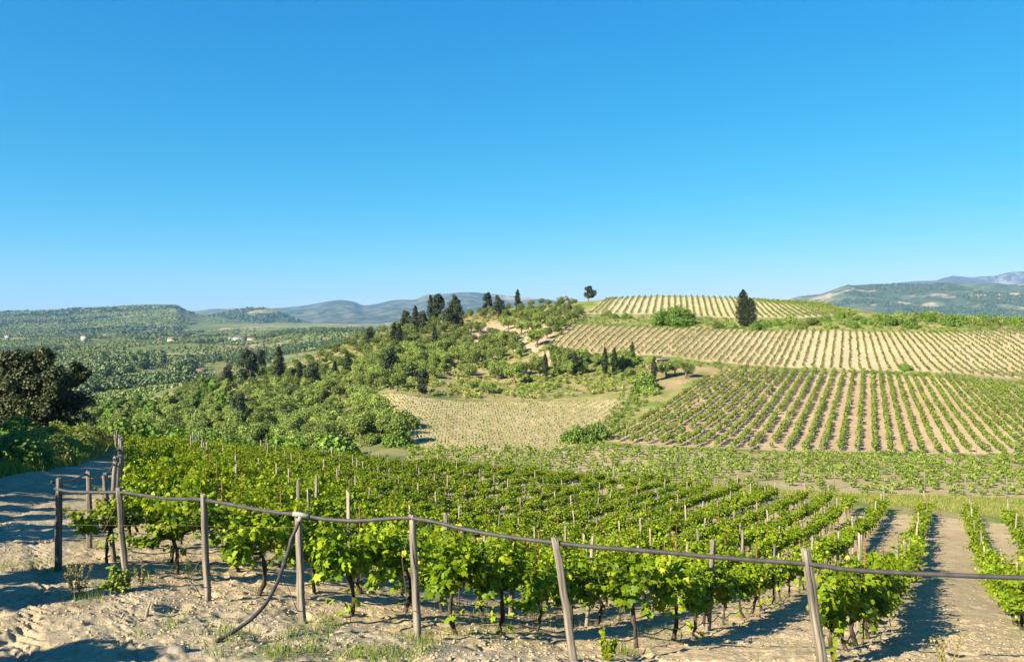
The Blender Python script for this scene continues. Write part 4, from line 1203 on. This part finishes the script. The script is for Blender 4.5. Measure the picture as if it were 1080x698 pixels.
named = [(682, 412, 2.0, BG, 'big dark green bush at the right end of the scrub bank below the shed'), (676, 404, 1.7, BO, 'grey-green bush just above the big bush below the shed'), (686, 416, 1.3, BO, 'low bush at the foot of the big bush below the shed'),
         (608, 466, 1.5, BG, 'low green bush at the left corner of the sloping row field'), (628, 462, 1.6, BG, 'taller green bush at the left corner of the sloping row field'), (618, 466, 1.2, BG, 'small middle bush at the left corner of the sloping row field'),
         (424, 452, 1.9, BO, 'dark bush tip at the left point of the pale young field'), (412, 455, 1.8, BG, 'bush behind the dark bush at the point of the pale field'), (955, 391, 1.1, BG, 'small shrub on the grass strip between the two vine terraces'),
         (640, 333, 1.3, BD, 'dry greyish thicket at the lower left corner of the hilltop field'), (648, 336, 1.1, BG, 'green shrub right of the dry thicket'), (660, 336, 1.2, BG, 'second green shrub right of the dry thicket')]
for px, py, s, bk, lab in named:
    p = hit(px, py, 84, 330); plant_bush(bk[int(rng.integers(len(bk)))], p[0], p[1], s, lab)
# beyond the far edge of the near vineyard on the left: thick scrub
thick = poly([(95, 470), (125, 452), (180, 440), (235, 432), (330, 425), (378, 425), (410, 455), (425, 466), (420, 476), (330, 480), (200, 478), (120, 474)], 78, 210)
tp2 = loose_points(thick, 95, 8, 3.2); tp2 = tp2[np.argsort(tp2[:, 1])]
for i, (x, y) in enumerate(tp2):
    bk = BG if rng.random() < .45 else BO
    pxx = CX + F * x / y
    lab = 'bushy green shrub in the thicket behind the left end of the vineyard' if pxx < 230 else 'bushy green shrub in the thicket between vineyard and pale field'
    plant_bush(bk[i % 3], x, y, 1.0 + .8 * rng.random(), lab, 'thicket, left end' if pxx < 230 else 'thicket, right end')
for i, (x, y, s) in enumerate([(-42.5, 76, 1.6), (-37.5, 77, 2.2), (-33, 79, 1.9), (-29, 84, 2.0), (-41, 88, 2.6), (-35, 92, 2.5), (-27, 95, 2.3), (-22, 98, 2.2)]):
    plant_bush(BG[i % 3], x, y, s, f'{NUMW[i]} tall leafy bush in the clump right of the big dark tree', 'bushes right of the dark tree')
for i, (px, py, Y, s) in enumerate([(100, 468, 62, 1.0), (106, 466, 66, 1.2), (116, 464, 70, 1.3), (108, 462, 72, 1.3), (88, 466, 60, .9)]):
    x = (px - CX) / F * Y; plant_bush(BY[i % 2], x, Y, s, f'{NUMW[i]} yellow-flowering bush beyond the far end of the track', 'yellow bushes at the end of the track', name='broom_bush')
# bank left of the track
bpts = []
for i in range(95):
    y = 22 + 42 * rng.random(); x = float(np.interp(y, [14, 20, 32, 45, 52, 64], [-13.2, -16.4, -21.3, -25.0, -27.2, -33.0])) - .4 - rng.random() ** 1.3 * 10
    bpts.append((x, y))
bpts.sort(key=lambda q: q[1])
for i, (x, y) in enumerate(bpts):
    bk = [BG, BD, BO, BD][int(rng.integers(4))]
    plant_bush(bk[i % 3], x, y, .5 + .5 * rng.random(), 'low scrubby bush on the shaded bank left of the track', 'bushes on the track bank')
# trees and bushes beyond the left edge of the view that shade the track
TS = [broad_meshes(900 + k, 5.6, 2.5, 'dark_tree', 30, 130, .26, .08) for k in range(2)]
for i, (x, y, s) in enumerate([(-15.6, 8.6, .78), (-18.5, 12.5, 1.0), (-21.0, 17.0, .95), (-24, 22, .95), (-13.4, 7.2, .5), (-8.6, 4.6, .66), (-28.5, 27, 1.0), (-7.2, 2.6, .74), (-22.5, 24.5, 1.25), (-27, 30, 1.35), (-31.5, 36, 1.4), (-37, 42, 1.45), (-43.5, 49, 1.5), (-50, 57, 1.5), (-12.4, 8.4, .8), (-11.2, 7.4, .68), (-19.6, 14.6, 1.0), (-17.0, 10.8, 1.0), (-29.2, 33, 1.4), (-34.2, 39, 1.4), (-40, 45.5, 1.45), (-24.8, 27.2, 1.3), (-46.5, 53, 1.5), (-22.5, 19.6, 1.0)]):
    plant_tree('shade_tree', TS[i % 2], x, y, i * 1.3, s, (['dark tree on the bank at the bend of the track', 'second dark bank tree past the bend', 'third dark bank tree past the bend', 'dark bank tree farthest but one along the track', 'small dark tree inside the bend', 'dark tree beside the viewpoint', 'dark bank tree farthest along the track', 'small dark tree nearest the viewpoint'] + [f'{NUMW[q]} tall tree of the screen behind the track bank' for q in range(6)] + [f'{NUMW[q]} filler tree thickening the dark screen left of the track' for q in range(10)])[i], 'tree', 'trees shading the track', sink=.1)

def tuft_bank(n, blades, h, spread, seed, w=.05):
    out = []
    for k in range(n):
        rs = np.random.default_rng(seed + k)
        TV = np.array([(-.5 * w, 0, 0), (.5 * w, 0, 0), (.1 * w, 0, 1.0)]); TF = np.array([(0, 1, 2)])
        d = np.stack([rs.normal(size=blades) * .35, rs.normal(size=blades) * .35, np.ones(blades)], 1); d /= np.linalg.norm(d, axis=1)[:, None]
        sd = np.cross(d, rdir(blades)); sd /= np.linalg.norm(sd, axis=1)[:, None]
        rot = np.stack([sd, np.cross(d, sd), d], 2)
        pos = np.stack([rs.normal(size=blades) * spread, rs.normal(size=blades) * spread, np.zeros(blades)], 1)
        V, Fc = scatter(TV, TF, pos, rot, h * (.4 + .8 * rs.random(blades)))
        out.append((V, Fc, np.repeat(rs.random(blades), 3)))
    return out
# scrub and grass masses of the far slopes
scb = clump_bank(8, 48, .9, .6, .22, 950)
P1 = loose_points(HILL, 2600, 21); P1 = P1[~inside(SANDY, P1[:, 0], P1[:, 1])]
P3 = loose_points(wall_z, 260, 23)
band = poly([(570, 376), (640, 375), (700, 378), (770, 386), (850, 390.5), (1000, 396), (1130, 408), (1130, 420), (1075, 407), (1000, 398), (850, 391), (770, 391), (700, 390), (640, 402), (575, 404)], 140, 230)
P4 = loose_points(band, 420, 24)
band2 = poly([(604, 341), (700, 345), (800, 348), (900, 349), (1000, 350), (1130, 351), (1130, 342), (1000, 338), (920, 334), (850, 337), (780, 337), (700, 334), (618, 333)], 205, 262)
P5 = loose_points(band2, 900, 25)
band3 = poly([(630, 466), (655, 452), (690, 414), (655, 416), (640, 440), (612, 462)], 84, 190)
P6 = loose_points(band3, 170, 26)
band4 = poly([(400, 418), (420, 441), (427, 452), (440, 474), (425, 476), (395, 440), (380, 416)], 84, 190)
P7 = loose_points(band4, 160, 27)
plant_out(np.concatenate([P1, P3]), scb, .5, 1.35, 'scrub', M['scrub'], 'yellow-green scrub and dry grass between the hillside olives', 'scrub')
plant_out(np.concatenate([P4, P5, P6, P7]), scb, .35, .95, 'green_scrub', M['grass'], 'bright green grass and low scrub on the strips between the fields', 'scrub')
# grassy strip between near vineyard and valley vines
gs = poly([(430, 490), (480, 494), (560, 501), (640, 507), (720, 513), (830, 524), (900, 530), (985, 538), (1130, 552), (1130, 526), (1000, 523), (900, 521), (800, 515), (720, 510), (640, 505), (560, 498), (480, 490), (430, 486)], 55, 110)
P8 = loose_points(gs, 2600, 31)
plant_out(P8, tuft_bank(8, 22, .22, .28, 1400, .12), .7, 1.4, 'strip_grass', M['scrub'], 'pale green grass strip past the far end of the near rows', 'grass')

# ------------------------------------------------------------------ trees of the far valley (masses), groves and woods
def far_mass(name, pts, zs, n_leaf, r, h, leaf, mat, label, cat, smin=.7, smax=1.3):
    bank = []
    for k in range(10):
        rs = np.random.default_rng(5000 + k); d = rs.normal(size=(n_leaf, 3)); d /= np.linalg.norm(d, axis=1)[:, None]
        p = d * np.array([r, r, h * .5]) * (.7 + .3 * rs.random(n_leaf))[:, None] + np.array([0, 0, h * .55])
        V, Fc = scatter(QUAD_V, QUAD_F, p, frames(d + rs.normal(size=(n_leaf, 3)) * .3, rs.normal(size=(n_leaf, 3))), np.full(n_leaf, leaf))
        bank.append((V, Fc, np.repeat(rs.random(n_leaf) * .5, 4)))
    idx = rng.integers(0, 10, len(pts)); Vs, Fs, As, n = [], [], [], 0
    for k in range(10):
        q = np.where(idx == k)[0]
        if not len(q): continue
        V, Fc, A = bank[k]; s = smin + (smax - smin) * rng.random(len(q))
        W = V[None] * s[:, None, None] + np.stack([pts[q, 0], pts[q, 1], zs[q]], 1)[:, None, :]
        Vs.append(W.reshape(-1, 3)); Fs.append((Fc[None] + (np.arange(len(q)) * len(V))[:, None, None]).reshape(-1, 4) + n); n += len(q) * len(V)
        As.append((A[None] + rng.random(len(q))[:, None] * .5).reshape(-1))
    o = link(name, mesh_from(name, np.concatenate(Vs), [np.concatenate(Fs)], mat, {'var': np.concatenate(As)})); tag(o, label, cat, kind='stuff')
def sector(n, p0, p1, d0, d1):
    px = p0 + (p1 - p0) * rng.random(n); d = np.exp(math.log(d0) + (math.log(d1) - math.log(d0)) * rng.random(n))
    return np.stack([(px - CX) / F * d, d], 1)
S1 = sector(19000, -60, 440, 330, 2500)
S1 = S1[~inside(HILL, S1[:, 0], S1[:, 1])]
def vz(p):
    z = gz(p[:, 0], p[:, 1]); far_ = (p[:, 1] > 1320) & (CX + F * p[:, 0] / p[:, 1] < 375)
    z[far_] = np.maximum(z[far_], ridge_z(hillA, p[far_, 0], p[far_, 1])); return z
w1 = fbm(S1[:, 0], S1[:, 1], 170, 401, 3); w2 = fbm(S1[:, 0], S1[:, 1], 120, 411, 3)
open_ = (w1 > .535) & (rng.random(len(S1)) < .85)
wood = (w2 > .655) & ~open_
g = S1[~open_ & ~wood]
gn = g[:, 1] < 800
far_mass('far_groves', g[gn], vz(g[gn]), 46, 2.0, 3.2, .8, M['farleaf'], 'olive groves and bushes on the nearer valley floor', 'groves')
far_mass('far_groves', g[~gn], vz(g[~gn]), 14, 2.3, 3.6, 2.0, M['farleaf'], 'olive groves and bushes spread over the farther valley floor', 'groves')
wd = S1[wood]; wd = np.concatenate([wd, wd + rng.normal(size=wd.shape) * 7])
far_mass('far_woods', wd, vz(wd), 60, 2.8, 6.5, 1.25, M['farwood'], 'dark woods standing in patches across the valley', 'woods')
LZ = poly([(88, 462), (120, 440), (190, 424), (240, 412), (235, 440), (180, 452), (130, 462)], 85, 330)
lz = loose_points(LZ, 70, 41, 5.0); lz = lz[np.argsort(lz[:, 1])]
BT = [broad_meshes(960 + k, 4.2, 2.1, 'bush' if k % 2 else 'olive', 18, 300, .19, .15) for k in range(4)]
for i, (x, y) in enumerate(lz):
    plant_tree('leafy_tree', BT[i % 4], x, y, rng.random() * 6, .8 + .5 * rng.random(), 'leafy green tree in the dip between the big dark tree and the hill flank', 'tree', 'trees in the dip right of the big dark tree')
# dark grove in the middle of the valley
gr = np.concatenate([np.stack([hit(px, py, 350, 1500) for px, py in zip(rng.uniform(a, b, k), rng.uniform(c, d, k))]) for a, b, c, d, k in [(100, 172, 376, 390, 90), (98, 118, 388, 403, 26), (182, 205, 388, 403, 36), (120, 140, 394, 400, 16), (125, 200, 357, 361, 22), (88, 108, 354, 358, 12), (0, 30, 394, 412, 20)]])
far_mass('valley_wood', gr, gz(gr[:, 0], gr[:, 1]), 110, 3.4, 9.0, 1.5, M['farwood'], 'dark round-topped grove in the middle of the valley', 'woods')
S2 = sector(16000, -60, 345, 1800, 3550); z2 = ridge_z(hillA, S2[:, 0], S2[:, 1]); w3 = fbm(S2[:, 0], S2[:, 1], 260, 431, 4)
up_ok = z2 > gz(S2[:, 0], S2[:, 1]) - 1; ok = (w3 > .53) & up_ok; sc2 = (w3 <= .53) & up_ok & (w3 > .30); far_mass('hill_groves', S2[sc2], z2[sc2], 10, 3.2, 4, 3.4, M['farleaf'], 'speckled olive groves on the long left-hand hill', 'groves'); far_mass('hill_woods', S2[ok], z2[ok], 12, 5, 6, 4.5, M['farwood'], 'dark woods patching the long left-hand hill', 'woods')
S3 = sector(5000, 190, 400, 3300, 4250); z3 = ridge_z(hillB, S3[:, 0], S3[:, 1]); ok = (fbm(S3[:, 0], S3[:, 1], 240, 441, 4) > .5) & (z3 > 0)
far_mass('hill_woods', S3[ok], z3[ok], 10, 7, 9, 7.0, M['farwood'], 'dark woods on the smaller hill right of the long one', 'woods')
S4 = sector(15000, 830, 1100, 3200, 4560); z4 = ridge_z(plat, S4[:, 0], S4[:, 1]); ok = (fbm(S4[:, 0], S4[:, 1], 300, 451, 4) > .48) & (z4 > 0)
far_mass('hill_woods', S4[ok], z4[ok], 9, 5, 6, 5.0, M['farwood'], 'scattered trees on the blue plateau behind the right-hand fields', 'woods')

# ------------------------------------------------------------------ houses
def house(name, px, py, W, D, H, wall, roof, label, cat='house', rz=0.0, flat=False, wins=3, ymin=150, ymax=2600, floors=1):
    p = hit(px, py, ymin, ymax)
    o = empty(name, (p[0], p[1], float(vz(np.array([p]))[0] if p[1] > 330 else gz(*p)) - .3), rz)
    mb = MB(); mb.box((0, 0, H / 2), (W, D, H)); link('wall', mb.mesh('wall', M[wall], False), o)
    mb = MB()
    if flat: mb.box((0, 0, H + .15), (W + .5, D + .5, .3))
    else:
        e = .4; rh = D * .28
        V = [(-W / 2 - e, -D / 2 - e, H), (W / 2 + e, -D / 2 - e, H), (W / 2 + e, D / 2 + e, H), (-W / 2 - e, D / 2 + e, H), (-W / 2 - e, 0, H + rh), (W / 2 + e, 0, H + rh)]
        mb.add(V, [(0, 1, 5, 4), (2, 3, 4, 5), (3, 2, 1, 0)], [(1, 2, 5), (3, 0, 4)])
    link('roof', mb.mesh('roof', M[roof], False), o)
    for fl in range(floors):
        for k in range(wins):
            x = -W / 2 + W * (k + .5) / wins
            mb = MB(); mb.box((x, -D / 2 - .02, 1.5 + fl * 3), (min(1.2, W / wins * .5), .06, 1.2)); link('window', mb.mesh('window', M['glass'], False), o)
    mb = MB(); mb.box((W * .18, -D / 2 - .03, 1.05), (.95, .07, 2.1)); link('door', mb.mesh('door', M['trunk'], False), o)
    tag(o, label, cat)
house('shed', 692, 388, 4.6, 3.0, 2.0, 'pinkwall', 'pinkwall', 'small faded pink shed behind the slim cypress above the row field', 'shed', .1, True, 1, 150, 215)
house('house', 89, 360, 9, 7, 8, 'white', 'tile', 'white two-storey house beside a dark grove far across the valley', floors=2, wins=3, ymin=800)
house('house', 212, 396, 9, 6, 3.6, 'white', 'tile', 'white house behind the dark grove near the hill flank', ymin=350, rz=.3)
house('house', 222, 397, 6, 5, 2.8, 'white', 'greyroof', 'low white annex right of the house behind the dark grove', ymin=350, flat=True, rz=.3)
house('house', 170, 360, 10, 9, 5, 'cream', 'tile', 'cream house left of two between the valley trees', ymin=800)
house('house', 181, 361, 10, 9, 5, 'cream', 'tile', 'cream house right of two between the valley trees', ymin=800)
house('warehouse', 250, 360, 26, 9, 4, 'white', 'greyroof', 'long low white warehouse with a pale roof in the valley', 'warehouse', flat=False, wins=6, ymin=800)
house('warehouse', 266, 360, 14, 8, 4, 'cream', 'tile', 'short cream shed right of the long white warehouse', 'shed', wins=3, ymin=800)
house('house', 8, 357, 9, 7, 5, 'white', 'tile', 'white house alone far across the valley at the foot of the long hill', ymin=800)
house('house', 203, 388, 8, 7, 4, 'cream', 'tile', 'small cream house above the white house behind the grove', ymin=350)

# ------------------------------------------------------------------ near ground: clods, weeds, stones, shrub
def soil_pts(n, y0, y1, seed):
    rs = np.random.default_rng(seed); px = rs.uniform(-30, 1110, n); d = np.exp(rs.uniform(math.log(y0), math.log(y1), n))
    return np.stack([(px - CX) / F * d, d], 1)
import itertools
ph = (1 + 5 ** .5) / 2
ICO_V = np.array([(-1, ph, 0), (1, ph, 0), (-1, -ph, 0), (1, -ph, 0), (0, -1, ph), (0, 1, ph), (0, -1, -ph), (0, 1, -ph), (ph, 0, -1), (ph, 0, 1), (-ph, 0, -1), (-ph, 0, 1)]) / 1.9
ICO_F = np.array([(0, 11, 5), (0, 5, 1), (0, 1, 7), (0, 7, 10), (0, 10, 11), (1, 5, 9), (5, 11, 4), (11, 10, 2), (10, 7, 6), (7, 1, 8), (3, 9, 4), (3, 4, 2), (3, 2, 6), (3, 6, 8), (3, 8, 9), (4, 9, 5), (2, 4, 11), (6, 2, 10), (8, 6, 7), (9, 8, 1)])
sp = soil_pts(24000, 8.6, 30, 61)
sp = sp[(fbm(sp[:, 0], sp[:, 1], 1.1, 71, 3) > .42)]
pos = np.stack([sp[:, 0], sp[:, 1], gz(sp[:, 0], sp[:, 1])], 1)
szz = .008 + .03 * rng.random(len(sp)) ** 4
V, Fc = scatter(ICO_V * np.array([1, .8, .6]), ICO_F, pos, frames(rdir(len(sp)) * .6 + np.array([0, 0, 1.0]), rdir(len(sp))), szz)
V = V + (hash2(np.arange(len(V)), np.arange(len(V)) * 3, 5)[:, None] - .5) * np.repeat(szz, 12)[:, None] * .5
tag(link('soil_clods', mesh_from('soil_clods', V, [Fc], M['clod'])), 'dry clods and pebbles strewn over the sandy soil', 'clods', kind='stuff')
# weeds in the front
wp = []
for (px, py, sx_, sy_, n) in [(330, 668, 28, 9, 60), (300, 690, 50, 8, 90), (400, 690, 40, 9, 90), (440, 676, 18, 6, 34), (345, 655, 10, 6, 20), (90, 628, 14, 6, 22), (75, 632, 10, 4, 10), (505, 650, 10, 8, 20), (520, 668, 22, 7, 18), (180, 655, 30, 12, 16), (590, 660, 40, 10, 10), (655, 690, 10, 5, 14), (690, 668, 24, 8, 18), (560, 640, 20, 7, 14), (30, 600, 28, 6, 40), (150, 612, 10, 4, 8), (195, 604, 14, 6, 16), (1070, 640, 8, 16, 40), (1060, 610, 6, 14, 26), (230, 672, 30, 8, 40)]:
    for k in range(n):
        p = hit(px + rng.normal() * sx_ * .7, py + rng.normal() * sy_ * .7, 8.3, 40); wp.append(p)
wp = np.array(wp); wp = wp[rng.random(len(wp)) < .75]
plant_out(wp, tuft_bank(10, 12, .13, .09, 1500, .09), .4, 1.2, 'weeds', M['grass'], 'green weeds sprouting along the front edge of the vineyard', 'weeds')
dpw = soil_pts(500, 8.8, 40, 77); dpw = dpw[fbm(dpw[:, 0], dpw[:, 1], 2.2, 81, 3) > .54]
plant_out(dpw, tuft_bank(8, 10, .13, .08, 1600, .05), .4, 1.1, 'dry_weeds', M['dry'], 'dry weeds dotting the sandy ground between the rows', 'weeds')
# strip of weeds under the vine rows
rw = []
for (n0, u0, w) in ROWS:
    ue = u_end(n0)
    for k in range(int((min(ue, u0 + 30) - u0) * 1.6)):
        p = u_ * (u0 + rng.random() * min(30, ue - u0)) + n_ * (n0 + rng.normal() * .16)
        if p[1] > 7: rw.append(p)
rw = np.array(rw); plant_out(rw, tuft_bank(8, 10, .16, .08, 1700, .06), .4, 1.2, 'row_weeds', M['grass'], 'small weeds growing along the feet of the vines', 'weeds')
# left-bank and roadside tall grass
tb = []
for i in range(2600):
    y = math.exp(rng.uniform(math.log(14), math.log(66))); x = float(np.interp(y, [6, 10, 14, 20, 32, 45, 52, 64, 70], [-8.6, -10.4, -13.2, -16.4, -20.9, -24.7, -27.0, -32.6, -36])) - abs(rng.normal()) * 3.6
    tb.append((x, y))
plant_out(np.array(tb), tuft_bank(8, 18, .55, .25, 1800, .07), .5, 1.3, 'bank_grass', M['scrub'], 'tall rough grass on the bank left of the track', 'grass')
# round bush by the second post
p = hit(122, 622, 10, 20); C_, R_, K_ = [], [], []
for k in range(26):
    d = rdir(1)[0]; d[2] = abs(d[2]); C_.append(d * np.array([.21, .21, .34]) * (.5 + .5 * rng.random()) + np.array([0, 0, .05])); R_.append(.10); K_.append(70)
V, Fc, A = leaf_cloud(C_, R_, K_, .035, up=.9, shell=.2); mb = MB(); mb.tube([(0, 0, -.05), (.01, 0, .15), (0, 0, .3)], [.02, .015, .01], 5)
plant_bush((mb.mesh('stem', M['trunk']), mesh_from('foliage', V, [Fc], M['scrub'], {'var': A * .75})), p[0], p[1], 1.0, 'small round green bush at the foot of the second front post')
# flat stone and stump
p = hit(186, 697, 8.5, 20); ang = np.linspace(0, 6.28, 14, endpoint=False); mb = MB(); V = [(0, 0, .06)]
rr_ = .12 + .04 * rng.random(14)
V += [(math.cos(a) * r * .7, math.sin(a) * r * .5, .045 + .03 * rng.random()) for a, r in zip(ang, rr_)] + [(math.cos(a) * r, math.sin(a) * r * .75, -.08) for a, r in zip(ang, rr_)]
mb.add(V, [(1 + i, 1 + (i + 1) % 14, 15 + (i + 1) % 14, 15 + i)[::-1] for i in range(14)], [(0, 1 + i, 1 + (i + 1) % 14) for i in range(14)])
tag(link('stone', mb.mesh('stone', M['stone']), None, (p[0], p[1], float(gz(*p)))), 'flat pale stone half sunk in the weeds at the bottom edge', 'stone')
p = hit(154, 652, 9, 20); mb = MB(); mb.tube([(0, 0, -.05), (.02, 0, .1), (.06, 0, .2)], [.022, .02, .012], 6, jit=.2)
tag(link('broken_stick', mb.mesh('broken_stick', M['wood']), None, (p[0], p[1], float(gz(*p)))), 'short broken stick standing in the sand left of the thin post', 'stick')
def weed_plant(px, py, h, lab, mat='dry'):
    p = hit(px, py, 8.3, 30); mb = MB(); tips = []
    for k in range(5):
        a = rng.random() * 6.28; e = np.array([math.cos(a) * h * .3, math.sin(a) * h * .3, h * (.7 + .4 * rng.random())]); mb.tube([(0, 0, -.03), tuple(e * np.array([.4, .4, .55])), tuple(e)], [.007, .006, .003], 4); tips += [e * f for f in (.35, .5, .65, .8, .9, 1.0)]
    V, Fc, A = leaf_cloud(tips, [h * .06] * len(tips), [10] * len(tips), .045 if mat == 'vine' else .022, TV=FOLD_V, TF=FOLD_F)
    plant_bush((mb.mesh('stem', M['dry']), mesh_from('foliage', V, [Fc], M[mat], {'var': A})), p[0], p[1], 1, lab, name='weed', cat='weed')
weed_plant(640, 697, .35, 'leafy vine sucker on the sand just right of the leaning cracked post', 'vine')
weed_plant(86, 628, .5, 'tall dry weed left of the small round bush')
weed_plant(78, 622, .4, 'shorter dry weed beside the tall one left of the round bush')
weed_plant(150, 618, .38, 'dry stalky weed right of the small round bush')
weed_plant(1000, 722, .5, 'tall weed at the foot of the bare lane, throwing a feathery shadow')
